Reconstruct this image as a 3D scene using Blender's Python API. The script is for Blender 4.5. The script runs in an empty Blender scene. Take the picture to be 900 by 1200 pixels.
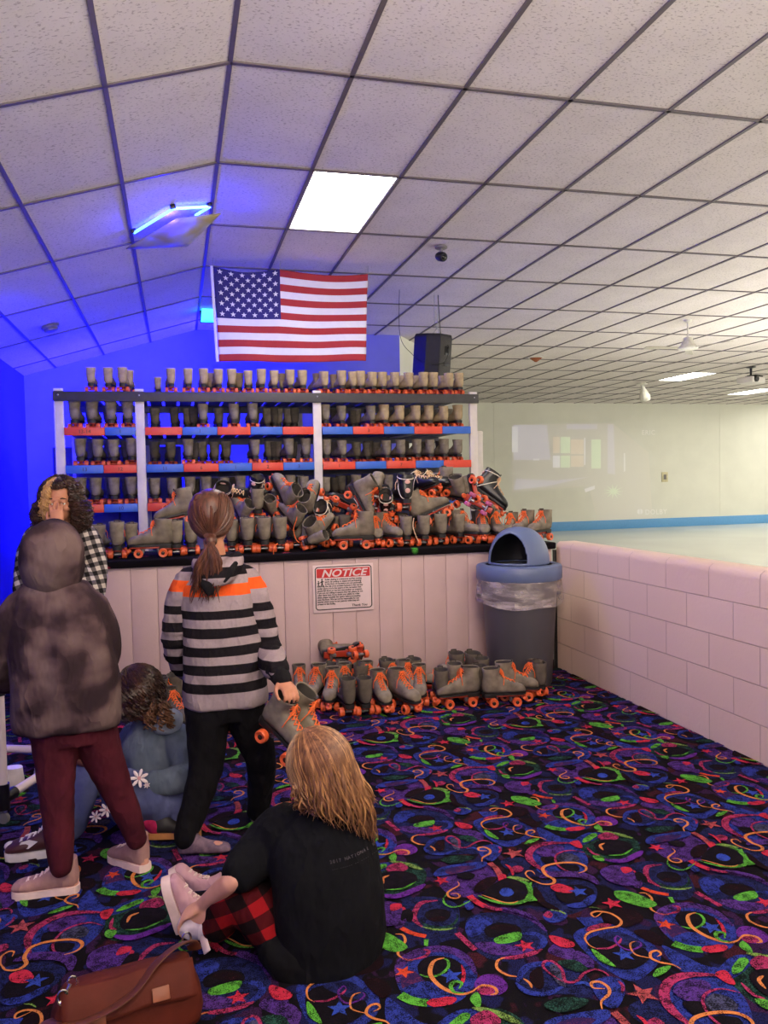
import bpy, bmesh, math, random
from mathutils import Vector, Matrix, noise
from math import sin, cos, pi, radians, sqrt, tan
random.seed(7)
S = bpy.context.scene
COL = S.collection
# ---------------------------------------------------------------- camera
FPX, YAW, PITCH, ROLL = 932.46, 0.25427, -0.03768, -0.02078
CAM = Vector((0, 0, 1.5))
FW = Vector((sin(YAW)*cos(PITCH), cos(YAW)*cos(PITCH), sin(PITCH)))
_rt = Vector((cos(YAW), -sin(YAW), 0)); _up = _rt.cross(FW)
RT = _rt*cos(ROLL) + _up*sin(ROLL); UP = -_rt*sin(ROLL) + _up*cos(ROLL)
cd = bpy.data.cameras.new('camera'); cam = bpy.data.objects.new('camera', cd); COL.objects.link(cam)
cd.sensor_fit = 'VERTICAL'; cd.sensor_height = 36; cd.sensor_width = 27; cd.lens = FPX/1200*36
cd.clip_start = .05; cd.clip_end = 200
cam.matrix_world = Matrix(((RT.x, UP.x, -FW.x, 0), (RT.y, UP.y, -FW.y, 0), (RT.z, UP.z, -FW.z, 1.5), (0, 0, 0, 1)))
S.camera = cam
def ray(px, py): return FW + RT*((px-450)/FPX) - UP*((py-600)/FPX)
def W(px, py, Y):                       # the point seen at a pixel, at depth Y
    d = ray(px, py); return CAM + d*(Y/d.y)
def onz(px, py, z=0.0):
    d = ray(px, py); return CAM + d*((z-1.5)/d.z)
def V(*a): return Vector(a)
# ---------------------------------------------------------------- objects
def prop(o, label=None, cat=None, group=None, kind=None):
    if label: o['label'] = label
    if cat: o['category'] = cat
    if group: o['group'] = group
    if kind: o['kind'] = kind
    return o
def thing(name, label, cat, loc=(0, 0, 0), rot=(0, 0, 0), group=None, scale=1.0):
    o = bpy.data.objects.new(name, None); COL.objects.link(o)
    o.location = loc; o.rotation_euler = rot; o.scale = (scale,)*3
    o.empty_display_size = .05
    return prop(o, label, cat, group)
class MB:
    def __init__(s): s.v = []; s.f = []; s.m = []; s.M = None
    def add(s, vs, fs, m=0, M=None):
        b = len(s.v)
        if M is not None: vs = [M @ Vector(v) for v in vs]
        s.v += [tuple(v) for v in vs]
        s.f += [tuple(b+i for i in f) for f in fs]; s.m += [m]*len(fs)
        return s
    def box(s, c, d, m=0, M=None, R=None):
        hx, hy, hz = d[0]/2, d[1]/2, d[2]/2
        vs = [Vector((x, y, z)) for x in (-hx, hx) for y in (-hy, hy) for z in (-hz, hz)]
        if R is not None: vs = [R @ v for v in vs]
        vs = [v+Vector(c) for v in vs]
        return s.add(vs, [(0, 1, 3, 2), (4, 6, 7, 5), (0, 4, 5, 1), (2, 3, 7, 6), (0, 2, 6, 4), (1, 5, 7, 3)], m, M)
    def bbox(s, c, d, b=.005, m=0, M=None, R=None):      # box with chamfered edges
        hx, hy, hz = d[0]/2, d[1]/2, d[2]/2; b = min(b, hx*.9, hy*.9, hz*.9)
        bm = bmesh.new(); bmesh.ops.create_cube(bm, size=1)
        for v in bm.verts: v.co = Vector((v.co.x*2*hx, v.co.y*2*hy, v.co.z*2*hz))
        bmesh.ops.bevel(bm, geom=bm.edges[:], offset=b, segments=2, profile=.5, affect='EDGES')
        return s.addbm(bm, m, M, R, c)
    def addbm(s, bm, m=0, M=None, R=None, c=(0, 0, 0)):
        bm.verts.index_update()
        vs = [v.co.copy() for v in bm.verts]
        if R is not None: vs = [R @ v for v in vs]
        vs = [v+Vector(c) for v in vs]; fs = [[v.index for v in f.verts] for f in bm.faces]; bm.free()
        return s.add(vs, fs, m, M)
    def loft(s, rings, m=0, cap=True, close=True, loop=False):
        n = len(rings[0]); vs = [p for r in rings for p in r]; fs = []; k = len(rings)
        for i in range(k if loop else k-1):
            a, b = i*n, ((i+1) % k)*n
            for j in range(n if close else n-1):
                j2 = (j+1) % n; fs.append((a+j, a+j2, b+j2, b+j))
        if cap and not loop:
            fs.append(tuple(range(n-1, -1, -1))); fs.append(tuple((k-1)*n+j for j in range(n)))
        return s.add(vs, fs, m)
    def tube(s, pts, r, n=8, m=0, cap=True, loop=False, flat=1.0, up=None):
        pts = [Vector(p) for p in pts]; k = len(pts); rings = []
        t0 = (pts[1]-pts[0]).normalized()
        u = Vector(up) if up is not None else (Vector((0, 0, 1)) if abs(t0.z) < .9 else Vector((1, 0, 0)))
        u = (u - t0*u.dot(t0)).normalized()
        for i in range(k):
            if loop: t = pts[(i+1) % k]-pts[i-1]
            else: t = pts[min(i+1, k-1)]-pts[max(i-1, 0)]
            if t.length < 1e-9: t = t0.copy()
            t.normalize(); u = u - t*u.dot(t)
            if u.length < 1e-6: u = t.orthogonal()
            u.normalize(); w = t.cross(u)
            ri = r[i] if isinstance(r, (list, tuple)) else r
            rings.append([pts[i]+u*(ri*flat*cos(2*pi*j/n))+w*(ri*sin(2*pi*j/n)) for j in range(n)])
        return s.loft(rings, m, cap, True, loop)
    def lathe(s, prof, c=(0, 0, 0), n=24, m=0, R=None, cap=True, sx=1, sy=1):
        rings = []
        for (r, z) in prof:
            ring = [Vector((r*cos(2*pi*j/n)*sx, r*sin(2*pi*j/n)*sy, z)) for j in range(n)]
            if R is not None: ring = [R @ p for p in ring]
            rings.append([p+Vector(c) for p in ring])
        return s.loft(rings, m, cap)
    def ell(s, c, r, n=16, k=10, R=None, m=0):
        prof = [(max(1e-4, sin(pi*i/k)), -cos(pi*i/k)) for i in range(k+1)]
        rings = []
        for (q, z) in prof:
            ring = [Vector((q*cos(2*pi*j/n)*r[0], q*sin(2*pi*j/n)*r[1], z*r[2])) for j in range(n)]
            if R is not None: ring = [R @ p for p in ring]
            rings.append([p+Vector(c) for p in ring])
        return s.loft(rings, m, True)
    def build(s, name, mats, parent=None, smooth=True, loc=None, sharp=40):
        me = bpy.data.meshes.new(name); me.from_pydata(s.v, [], s.f)
        for mt in (mats if isinstance(mats, (list, tuple)) else [mats]): me.materials.append(mt)
        me.polygons.foreach_set('material_index', s.m)
        if smooth:
            me.polygons.foreach_set('use_smooth', [True]*len(me.polygons))
            if sharp: me.set_sharp_from_angle(angle=radians(sharp))
        me.update()
        o = bpy.data.objects.new(name, me); COL.objects.link(o)
        if parent: o.parent = parent
        if loc is not None: o.location = loc
        return o
    def remesh(s, voxel=.008, it=3, fac=.5):
        me = bpy.data.meshes.new('t'); me.from_pydata(s.v, [], s.f)
        o = bpy.data.objects.new('t', me); COL.objects.link(o)
        a = o.modifiers.new('r', 'REMESH'); a.mode = 'VOXEL'; a.voxel_size = voxel
        if it:
            b = o.modifiers.new('s', 'SMOOTH'); b.factor = fac; b.iterations = it
        dg = bpy.context.evaluated_depsgraph_get(); dg.update()
        e = o.evaluated_get(dg); m2 = e.to_mesh()
        s.v = [tuple(v.co) for v in m2.vertices]; s.f = [tuple(p.vertices) for p in m2.polygons]; s.m = [0]*len(s.f)
        e.to_mesh_clear(); bpy.data.objects.remove(o); bpy.data.meshes.remove(me)
        return s
    def normals(s):
        nn = [Vector((0, 0, 0)) for _ in s.v]
        for f in s.f:
            a, b, c = Vector(s.v[f[0]]), Vector(s.v[f[1]]), Vector(s.v[f[2]])
            q = (b-a).cross(c-a)
            for i in f: nn[i] += q
        for q in nn:
            if q.length > 0: q.normalize()
        return nn
    def wrinkle(s, amp, sc, str_=(1, 1, 1), off=0.0):
        nn = s.normals()
        for i, v in enumerate(s.v):
            p = Vector((v[0]*sc*str_[0]+off, v[1]*sc*str_[1], v[2]*sc*str_[2]))
            h = noise.noise(p); h = (1-2*abs(h))*.6 + .5*noise.noise(p*2.1)
            s.v[i] = tuple(Vector(v)+nn[i]*(amp*h))
        return s
    def off(s, base):
        b = Vector(base); s.v = [tuple(Vector(v)-b) for v in s.v]; return s
def rotm(yaw=0, pitch=0, roll=0):        # degrees: yaw about z, nose up by pitch, roll about the long axis
    return (Matrix.Rotation(radians(yaw), 3, 'Z') @ Matrix.Rotation(radians(-pitch), 3, 'Y') @ Matrix.Rotation(radians(roll), 3, 'X'))
def cr(pts, per=6, loop=False):          # Catmull-Rom
    P = [Vector(p) for p in pts]; n = len(P); out = []
    rng = range(n) if loop else range(n-1)
    for i in rng:
        if loop: a, b, c, d = P[i-1], P[i], P[(i+1) % n], P[(i+2) % n]
        else: a, b, c, d = P[max(i-1, 0)], P[i], P[i+1], P[min(i+2, n-1)]
        for k in range(per):
            t = k/per
            out.append(.5*((2*b)+(c-a)*t+(2*a-5*b+4*c-d)*t*t+(3*b-a-3*c+d)*t**3))
    if not loop: out.append(P[-1])
    return out
def limb(mb, pr, n=14, per=4, flat=1.0, up=None, ends=True):   # tapering limb through (point, radius) with round ends
    pts = cr([Vector((*p, )) for p, r in pr], per); rs = [q.x for q in cr([Vector((r, 0, 0)) for p, r in pr], per)]
    if ends:
        t = (pts[0]-pts[1]).normalized(); r = rs[0]
        pre = [(pts[0]+t*r*.8, r*.45), (pts[0]+t*r*.5, r*.82)]
        t2 = (pts[-1]-pts[-2]).normalized(); r2 = rs[-1]
        post = [(pts[-1]+t2*r2*.5, r2*.82), (pts[-1]+t2*r2*.8, r2*.45)]
        pts = [p for p, _ in pre]+pts+[p for p, _ in post]; rs = [q for _, q in pre]+rs+[q for _, q in post]
    mb.tube(pts, rs, n, flat=flat, up=up)
def stack(mb, rings, n=24, per=3, sq=2.0, tilt=None):
    """rings: (centre, rx, ry, yaw) horizontal oval rings, interpolated; closed solid"""
    C = cr([r[0] for r in rings], per); RX = cr([V(r[1], r[2], r[3] if len(r) > 3 else 0) for r in rings], per)
    R = []
    for c, q in zip(C, RX):
        ring = []
        for j in range(n):
            a = 2*pi*j/n; ca, sa = cos(a), sin(a)
            x = math.copysign(abs(ca)**(2/sq), ca)*q.x; y = math.copysign(abs(sa)**(2/sq), sa)*q.y
            ring.append(c+V(x*cos(q.z)-y*sin(q.z), x*sin(q.z)+y*cos(q.z), 0))
        R.append(ring)
    if R[0][0].z > R[-1][0].z: R.reverse()
    mb.loft(R, cap=True)
def text_mb(txt, size, M=None, ext=.0008, align='LEFT', shear=0.0, sx=1.0, bold=0.0, space=1.0, line=1.0, width=0):
    cu = bpy.data.curves.new('t', 'FONT'); cu.body = txt; cu.size = size; cu.extrude = ext; cu.align_x = align
    cu.shear = shear; cu.offset = bold; cu.space_character = space; cu.space_line = line; cu.resolution_u = 3
    if width: cu.text_boxes[0].width = width
    o = bpy.data.objects.new('t', cu); COL.objects.link(o)
    dg = bpy.context.evaluated_depsgraph_get(); dg.update(); e = o.evaluated_get(dg); m = e.to_mesh()
    mb = MB(); vs = [Vector((v.co.x*sx, v.co.y, v.co.z)) for v in m.vertices]
    mb.add(vs, [tuple(p.vertices) for p in m.polygons], 0, M)
    e.to_mesh_clear(); bpy.data.objects.remove(o); bpy.data.curves.remove(cu)
    return mb
# ---------------------------------------------------------------- materials
def srgb(c):
    if isinstance(c, str): c = [int(c[i:i+2], 16) for i in (0, 2, 4)]
    f = lambda u: (u/255/12.92 if u/255 <= .04045 else ((u/255+.055)/1.055)**2.4)
    return (f(c[0]), f(c[1]), f(c[2]), 1)
class NT:
    def __init__(s, name):
        s.mat = bpy.data.materials.new(name); s.mat.use_nodes = True; s.t = s.mat.node_tree; s.n = s.t.nodes
        s.b = s.n['Principled BSDF']; s._tc = None
    def new(s, ty, **k):
        q = s.n.new(ty)
        for a, v in k.items():
            if a.startswith('i_'): q.inputs[a[2:].replace('_', ' ')].default_value = v
            else: setattr(q, a, v)
        return q
    def L(s, a, b): s.t.links.new(a, b)
    def co(s, kind='Object'):
        if not s._tc: s._tc = s.new('ShaderNodeTexCoord')
        return s._tc.outputs[kind]
    def noise(s, scale, detail=2, src=None, rough=.5, stretch=None):
        q = s.new('ShaderNodeTexNoise'); q.inputs['Scale'].default_value = scale; q.inputs['Detail'].default_value = detail
        q.inputs['Roughness'].default_value = rough
        src = src or s.co()
        if stretch:
            mp = s.new('ShaderNodeMapping'); mp.inputs['Scale'].default_value = stretch; s.L(src, mp.inputs[0]); src = mp.outputs[0]
        s.L(src, q.inputs['Vector']); return q.outputs['Fac']
    def ramp(s, src, stops, interp='LINEAR'):
        q = s.new('ShaderNodeValToRGB'); q.color_ramp.interpolation = interp; e = q.color_ramp.elements
        while len(e) < len(stops): e.new(1.0)
        for i, (p, c) in enumerate(stops):
            e[i].position = p; e[i].color = c if len(c) == 4 else (*c, 1)
        s.L(src, q.inputs[0]); return q.outputs[0]
    def math(s, op, a, b=None, c=None):
        q = s.new('ShaderNodeMath', operation=op)
        for i, x in enumerate((a, b, c)):
            if x is None: continue
            if isinstance(x, (int, float)): q.inputs[i].default_value = x
            else: s.L(x, q.inputs[i])
        return q.outputs[0]
    def mix(s, f, a, b):
        q = s.new('ShaderNodeMix', data_type='RGBA')
        for i, x in ((0, f), (6, a), (7, b)):
            if isinstance(x, (int, float, tuple, list)): q.inputs[i].default_value = x
            else: s.L(x, q.inputs[i])
        return q.outputs[2]
    def xyz(s, src=None):
        q = s.new('ShaderNodeSeparateXYZ'); s.L(src or s.co(), q.inputs[0]); return q.outputs
    def color(s, x):
        if isinstance(x, (tuple, list)): s.b.inputs['Base Color'].default_value = x
        else: s.L(x, s.b.inputs['Base Color'])
    def bump(s, h, strength=.3, dist=.01):
        q = s.new('ShaderNodeBump'); q.inputs['Strength'].default_value = strength; q.inputs['Distance'].default_value = dist
        s.L(h, q.inputs['Height']); s.L(q.outputs[0], s.b.inputs['Normal'])
    def set(s, rough=.5, metal=0.0, spec=None):
        s.b.inputs['Roughness'].default_value = rough; s.b.inputs['Metallic'].default_value = metal
        if spec is not None: s.b.inputs['Specular IOR Level'].default_value = spec
        return s
def mat(name, c, rough=.5, metal=0.0, var=.12, sc=20, bump=0.0, bsc=None, spec=None, stretch=None):
    t = NT(name); c = srgb(c) if not (isinstance(c, tuple) and len(c) == 4) else c
    lo = tuple(x*(1-var) for x in c[:3])+(1,); hi = tuple(min(1, x*(1+var)) for x in c[:3])+(1,)
    t.color(t.ramp(t.noise(sc, 4, stretch=stretch), [(.3, lo), (.7, hi)]))
    if bump: t.bump(t.noise(bsc or sc*4, 3, stretch=stretch), bump, .004)
    t.set(rough, metal, spec); return t.mat
def emit(name, c, strength):
    t = NT(name); c = srgb(c) if not (isinstance(c, tuple) and len(c) == 4) else c
    t.color((.8, .8, .8, 1)); t.b.inputs['Emission Color'].default_value = c; t.b.inputs['Emission Strength'].default_value = strength
    return t.mat
# ---------------------------------------------------------------- palette
M_bluelit_back = mat('blue-lit back wall', (112, 116, 216), .6, var=.04, sc=4)  # pale wall with the blue lamps' light put into its colour
M_bluelit_left = mat('blue-lit left wall', (66, 62, 205), .6, var=.05, sc=3)  # side wall colour deepened to carry the blue light on it
M_wallp = mat('painted panel', (200, 174, 172), .6, var=.04, sc=6, bump=.25, bsc=60)
M_white = mat('white paint', (205, 200, 195), .5, var=.05, sc=15, bump=.1)
M_offw = mat('cream paint', (222, 222, 210), .55, var=.03, sc=2)
M_black = mat('black plastic', (18, 18, 20), .35, var=.15)
M_dark = mat('dark metal', (40, 40, 42), .4, .6)
M_steel = mat('steel', (170, 170, 172), .3, 1.0)
M_grey = mat('grey plastic', (120, 116, 116), .5, var=.05)
CEILZ, XR, TS, TD, Y0, AR = 3.567, .314, .61, 1.2429, 4.015, .2893
XL, XWALL, YF, YB, YFAR, XFAR, YN = -1.82, 2.884, 5.70, 10.9, 20.0, 22.0, -3.2
# ---------------------------------------------------------------- ceiling: acoustic tiles in a dark grid
def tile_mat():
    t = NT('acoustic tile'); co = t.co()
    n1 = t.noise(55, 3, stretch=(1, 1.6, 1)); n2 = t.noise(3, 2)
    pit = t.ramp(n1, [(.585, (0, 0, 0)), (.64, (1, 1, 1))])
    base = t.ramp(n2, [(.3, srgb((208, 200, 194))), (.7, srgb((216, 208, 202)))])
    st = t.ramp(t.noise(1.1, 3), [(.72, (0, 0, 0)), (.80, (.12, .12, .12))])
    c = t.mix(st, base, srgb((186, 172, 150)))
    t.color(t.mix(t.math('MULTIPLY', pit, .5), c, srgb((120, 108, 100))))
    t.bump(n1, .5, .004); t.set(.9); return t.mat
M_tile = tile_mat()
M_tbar = mat('ceiling grid', (92, 84, 88), .5, var=.1)
cb = MB()
imax = int((XFAR-XR)/TS)+1; jmin = int((YN-Y0)/TD)-1; jmax = int((YFAR-Y0)/TD)+1
ca, sa = cos(AR), sin(AR)
def cp(i, y, dz=0):                       # a point of the ceiling, i tiles from the ridge (negative: down the slope)
    if i >= 0: return V(XR+i*TS, y, CEILZ+dz)
    return V(XR+i*TS*ca-dz*sa*-1*0, y, CEILZ+i*TS*sa+dz)
iL = -(XR-XL)/(TS*ca)
y_a, y_b = YN, YFAR
LIGHT_CELLS = [(1, 1), (1, -3), (16, 8), (22, 10), (16, 2), (22, 5), (29, 8), (10, -2), (28, 2), (20, -1), (16, -4), (24, -4), (29, -1), (32, 5), (22, 2), (33, 11), (10, -5), (27, 11), (26, 7), (30, 10), (33, 8), (25, 4)]  # cells labelled below are seen; the rest are added to brighten the hall
# the slabs (left slope, flat part), one panel per tile so a light can replace a tile
for j in range(jmin, jmax):
    ya, yb = max(Y0+j*TD, YN), min(Y0+(j+1)*TD, YFAR)
    if yb <= ya: continue
    for i in range(0, imax):
        if (i, j) in LIGHT_CELLS: continue
        a, b = cp(i, ya), cp(min(i+1, (XFAR-XR)/TS), yb)
        cb.add([a, V(a.x, b.y, a.z), b, V(b.x, a.y, a.z)], [(0, 1, 2, 3)], 0)
    if ya < YB:
        for i in range(0, 4):
            i0, i1 = -i, max(-i-1, iL)
            cb.add([cp(i0, ya), cp(i1, ya), cp(i1, min(yb, YB)), cp(i0, min(yb, YB))], [(0, 1, 2, 3)], 0)
for i in range(0, imax):
    cb.box((XR+i*TS, (y_a+y_b)/2, CEILZ-.003), (.024, y_b-y_a, .012), 1)
RS = Matrix.Rotation(-AR, 3, 'Y')
for i in range(1, 4):
    p = cp(-i, 0); cb.box((p.x, (YN+YB)/2, p.z-.003), (.024, YB-YN, .012), 1, R=RS)
for j in range(jmin, jmax+1):
    y = Y0+j*TD
    if y < YN or y > YFAR: continue
    cb.box(((XR+XFAR)/2, y, CEILZ-.003), (XFAR-XR, .024, .012), 1)
    if y < YB:
        p = cp(iL/2, y); cb.box((p.x, y, p.z-.003), (-iL*TS, .024, .012), 1, R=RS)
prop(cb.build('ceiling', [M_tile, M_tbar], smooth=False), kind='structure')
# ---------------------------------------------------------------- walls
def structure(name, mb, m, **k): return prop(mb.build(name, m, **k), kind='structure')
b = MB(); b.box((XL-.06, (YN+YB)/2, 1.75), (.12, YB-YN+.2, 3.6)); structure('wall_left', b, M_bluelit_left, smooth=False)
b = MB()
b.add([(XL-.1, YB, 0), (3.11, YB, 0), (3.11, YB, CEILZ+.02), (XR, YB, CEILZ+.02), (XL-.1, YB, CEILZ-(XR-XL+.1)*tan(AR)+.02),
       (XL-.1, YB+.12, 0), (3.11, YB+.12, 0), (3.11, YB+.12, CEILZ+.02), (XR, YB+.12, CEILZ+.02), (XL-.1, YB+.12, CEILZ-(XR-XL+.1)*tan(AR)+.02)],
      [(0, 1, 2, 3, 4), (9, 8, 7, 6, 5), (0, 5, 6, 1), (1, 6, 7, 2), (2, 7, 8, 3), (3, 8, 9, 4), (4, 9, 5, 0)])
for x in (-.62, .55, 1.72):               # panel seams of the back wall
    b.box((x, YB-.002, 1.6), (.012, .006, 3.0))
structure('wall_back', b, M_bluelit_back, smooth=False)
p2 = V(4.15, 12.4, 0)
b = MB(); b.add([(3.11, YB, 0), (p2.x, p2.y, 0), (p2.x, p2.y, CEILZ+.02), (3.11, YB, CEILZ+.02),
                 (3.11, YB+.13, 0), (p2.x-.1, p2.y+.1, 0), (p2.x-.1, p2.y+.1, CEILZ+.02), (3.11, YB+.13, CEILZ+.02)],
                [(0, 1, 2, 3), (7, 6, 5, 4), (0, 4, 5, 1), (1, 5, 6, 2), (2, 6, 7, 3), (3, 7, 4, 0)])
structure('wall_corner', b, M_offw, smooth=False)
b = MB(); b.box((p2.x-.05, (p2.y+YFAR)/2, CEILZ/2), (.1, YFAR-p2.y, CEILZ+.03)); structure('wall_inner', b, M_offw, smooth=False)
b = MB(); b.box(((3+XFAR)/2, YFAR+.06, CEILZ/2), (XFAR-3+.2, .12, CEILZ+.05))
for x in (8.3, 15.35): b.box((x, YFAR-.003, 1.9), (.02, .006, 3.3))
structure('wall_far', b, M_offw, smooth=False)
b = MB(); b.box(((XL+XFAR)/2, YN-.06, 1.8), (XFAR-XL+.2, .12, 3.7)); structure('wall_rear', b, M_offw, smooth=False)
b = MB(); b.box((XFAR+.06, (YN+YFAR)/2, 1.8), (.12, YFAR-YN+.2, 3.7)); structure('wall_right', b, M_offw, smooth=False)
M_stripe = mat('blue rail paint', (96, 158, 212), .45, var=.04)
b = MB(); b.bbox(((p2.x+XFAR)/2, YFAR-.02, .165), (XFAR-p2.x, .04, .27), .01); structure('baseboard_far', b, M_stripe)
# ---------------------------------------------------------------- rink floor
def rink_mat():
    t = NT('sealed rink floor'); t.color(t.ramp(t.noise(.35, 3), [(.3, srgb((200, 204, 197))), (.7, srgb((216, 218, 210)))]))
    t.set(.22, spec=.6); return t.mat
b = MB(); b.box(((XWALL+.1+XFAR)/2, (YN+YFAR)/2, -.0), (XFAR-XWALL-.1, YFAR-YN, .1)); structure('floor_rink', b, rink_mat(), smooth=False)
# ---------------------------------------------------------------- low block wall between carpet and rink
def block_mat():
    t = NT('painted concrete block'); s = t.xyz()
    cmb = t.new('ShaderNodeCombineXYZ'); t.L(s[1], cmb.inputs[0]); t.L(s[2], cmb.inputs[1])
    br = t.new('ShaderNodeTexBrick'); t.L(cmb.outputs[0], br.inputs['Vector'])
    br.offset = .5; br.inputs['Scale'].default_value = 1; br.inputs['Brick Width'].default_value = .4064; br.inputs['Row Height'].default_value = .2032
    br.inputs['Mortar Size'].default_value = .004; br.inputs['Mortar Smooth'].default_value = .6; br.inputs['Bias'].default_value = 0
    br.inputs['Color1'].default_value = srgb((230, 204, 186)); br.inputs['Color2'].default_value = srgb((224, 196, 178)); br.inputs['Mortar'].default_value = srgb((196, 168, 152))
    n = t.noise(45, 4); d = t.noise(1.7, 3)
    t.color(t.mix(t.math('MULTIPLY', d, .35), br.outputs[0], srgb((212, 182, 168))))
    h = t.math('ADD', t.math('MULTIPLY', br.outputs['Fac'], -1.0), t.math('MULTIPLY', n, .35))
    t.bump(h, .8, .008); t.set(.55); return t.mat
b = MB()
sec = [(XWALL, -.05), (XWALL, .955), (XWALL+.006, .985), (XWALL+.03, 1.003), (XWALL+.16, 1.003), (XWALL+.185, .985), (XWALL+.19, .955), (XWALL+.19, -.05)]
b.loft([[V(x, YN, z) for x, z in sec], [V(x, YF+.02, z) for x, z in sec]])
structure('wall_low', b, block_mat(), sharp=50)
# ---------------------------------------------------------------- carpet: memphis pattern of neon shapes, repeating every 0.91 m
PER = .9105
def carpet_mat(name, c, speck=.35, c2=(12, 10, 16), sc=260, thr=.5):
    t = NT(name); a = tuple(x*.62 for x in srgb(c)[:3])+(1,); k = tuple(x*.6 for x in srgb(c2)[:3])+(1,)
    n = t.noise(sc, 2, rough=.9); n2 = t.noise(30, 3, rough=.75)
    m = t.math('ADD', t.math('MULTIPLY', n, .6), t.math('MULTIPLY', n2, .4))
    lo = thr-.085+.13*speck
    t.color(t.mix(t.ramp(m, [(lo-.03, (.92, .92, .92)), (lo+.03, (0, 0, 0))]), a, k))
    t.bump(t.noise(600, 1), .6, .003); t.set(1.0, spec=.1); return t.mat
CC = dict(K=carpet_mat('carpet black', (17, 13, 20), .5, (34, 24, 34)), D=carpet_mat('carpet navy', (44, 50, 112), .7), B=carpet_mat('carpet blue', (58, 72, 176), .6),
          E=carpet_mat('carpet bright blue', (62, 88, 200), .35), P=carpet_mat('carpet purple', (104, 62, 156), .65), V=carpet_mat('carpet violet', (122, 52, 168), .4),
          M=carpet_mat('carpet magenta', (204, 64, 116), .6), R=carpet_mat('carpet red', (232, 56, 84), .4), O=carpet_mat('carpet orange', (250, 152, 84), .15),
          F=carpet_mat('carpet flame', (242, 84, 52), .3), G=carpet_mat('carpet green', (112, 206, 72), .55), N=carpet_mat('carpet teal', (52, 98, 84), .9),
          Y=carpet_mat('carpet lime', (150, 190, 92), .6), W=carpet_mat('carpet maroon', (92, 34, 46), 1.0, thr=.56), T=carpet_mat('carpet coral', (206, 92, 96), .45),
          U=carpet_mat('carpet slate', (92, 92, 128), .7), X=carpet_mat('carpet purple speckle', (122, 52, 96), 1.0, (40, 34, 90)))
def carpet_base():
    t = NT('carpet ground'); k = (.0045, .0032, .005, 1)
    f = t.noise(7.5, 2, rough=.5); g = t.noise(11, 2, rough=.5, stretch=(1.3, .8, 1)); n = t.noise(240, 2, rough=.9)
    c = t.mix(t.ramp(f, [(.55, (0, 0, 0)), (.58, (1, 1, 1))]), k, (.012, .013, .075, 1)); c = t.mix(t.ramp(g, [(.58, (0, 0, 0)), (.61, (1, 1, 1))]), c, (.045, .012, .06, 1)); c = t.mix(t.ramp(f, [(.36, (1, 1, 1)), (.40, (0, 0, 0))]), c, (.06, .009, .016, 1))
    t.color(t.mix(t.ramp(n, [(.46, (.85, .85, .85)), (.54, (0, 0, 0))]), c, k)); t.bump(t.noise(600, 1), .6, .003); t.set(1.0, spec=.1); return t.mat
CC['base'] = carpet_base()
CK = list(CC)
CROP = {1: (450, 1000, 4.5), 2: (600, 1000, 4.5), 3: (700, 1000, 4.5), 4: (500, 930, 4.5), 5: (640, 920, 4.0909)}
SH = []
def q_(k, x, y): a, b_, s_ = CROP[k]; p = onz(a+x/s_, b_+y/s_); return V(p.x, p.y, 0)
def blob(k, col, *xy): SH.append((col, cr([q_(k, *p) for p in xy], 5, True)))
def poly(k, col, *xy): SH.append((col, [q_(k, *p) for p in xy]))
def stroke(k, col, w, *xy, taper=True):
    c = cr([q_(k, *p) for p in xy], 6); n = len(c); L_, R_ = [], []
    for i in range(n):
        t = (c[min(i+1, n-1)]-c[max(i-1, 0)]).normalized(); s_ = V(-t.y, t.x, 0)
        f = min(1, .25+3.2*min(i, n-1-i)/n) if taper else 1
        L_.append(c[i]+s_*(w/2000*f)); R_.append(c[i]-s_*(w/2000*f))
    SH.append((col, (L_, R_)))
def star(k, col, x, y, r, rot=0):
    c = q_(k, x, y)
    SH.append((col, [c+V(cos(rot+pi*i/5), sin(rot+pi*i/5), 0)*(r/1200*(1 if i % 2 == 0 else .42)) for i in range(10)]))
# broad dark fields
blob(1, 'D', (430, 400), (450, 335), (560, 312), (700, 322), (810, 365), (865, 430), (845, 500), (760, 550), (640, 570), (540, 550), (465, 490))
blob(1, 'D', (60, 330), (110, 250), (230, 228), (370, 260), (400, 330), (380, 420), (300, 470), (180, 450), (90, 400))
blob(4, 'P', (330, 375), (385, 400), (415, 460), (390, 505), (330, 535), (230, 548), (140, 540), (80, 500), (60, 450), (150, 425), (250, 405))
blob(2, 'B', (328, 450), (360, 400), (500, 372), (640, 418), (745, 480), (785, 560), (705, 645), (640, 672), (560, 650), (430, 560))
blob(2, 'D', (610, 820), (680, 775), (790, 785), (850, 850), (800, 895), (680, 893))
blob(4, 'D', (560, 480), (600, 560), (720, 640), (850, 600), (900, 530), (860, 470), (700, 450))
blob(5, 'N', (165, 280), (220, 235), (330, 225), (420, 255), (450, 310), (380, 365), (280, 375), (190, 330))
blob(2, 'P', (240, 470), (320, 500), (360, 570), (290, 560), (190, 520))
blob(4, 'B', (540, 330), (570, 280), (680, 255), (800, 285), (850, 350), (820, 430), (720, 440), (600, 420))
blob(2, 'D', (20, 680), (80, 600), (200, 588), (330, 600), (430, 690), (420, 740), (270, 745), (150, 752), (60, 735))
blob(1, 'B', (60, 650), (95, 570), (200, 515), (330, 508), (430, 555), (490, 630), (470, 710), (380, 790), (220, 810), (110, 760))
blob(3, 'B', (340, 490), (420, 520), (560, 590), (660, 600), (720, 560), (800, 540), (720, 640), (560, 640), (420, 610))
blob(5, 'B', (130, 270), (200, 230), (280, 235), (170, 290))
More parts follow.
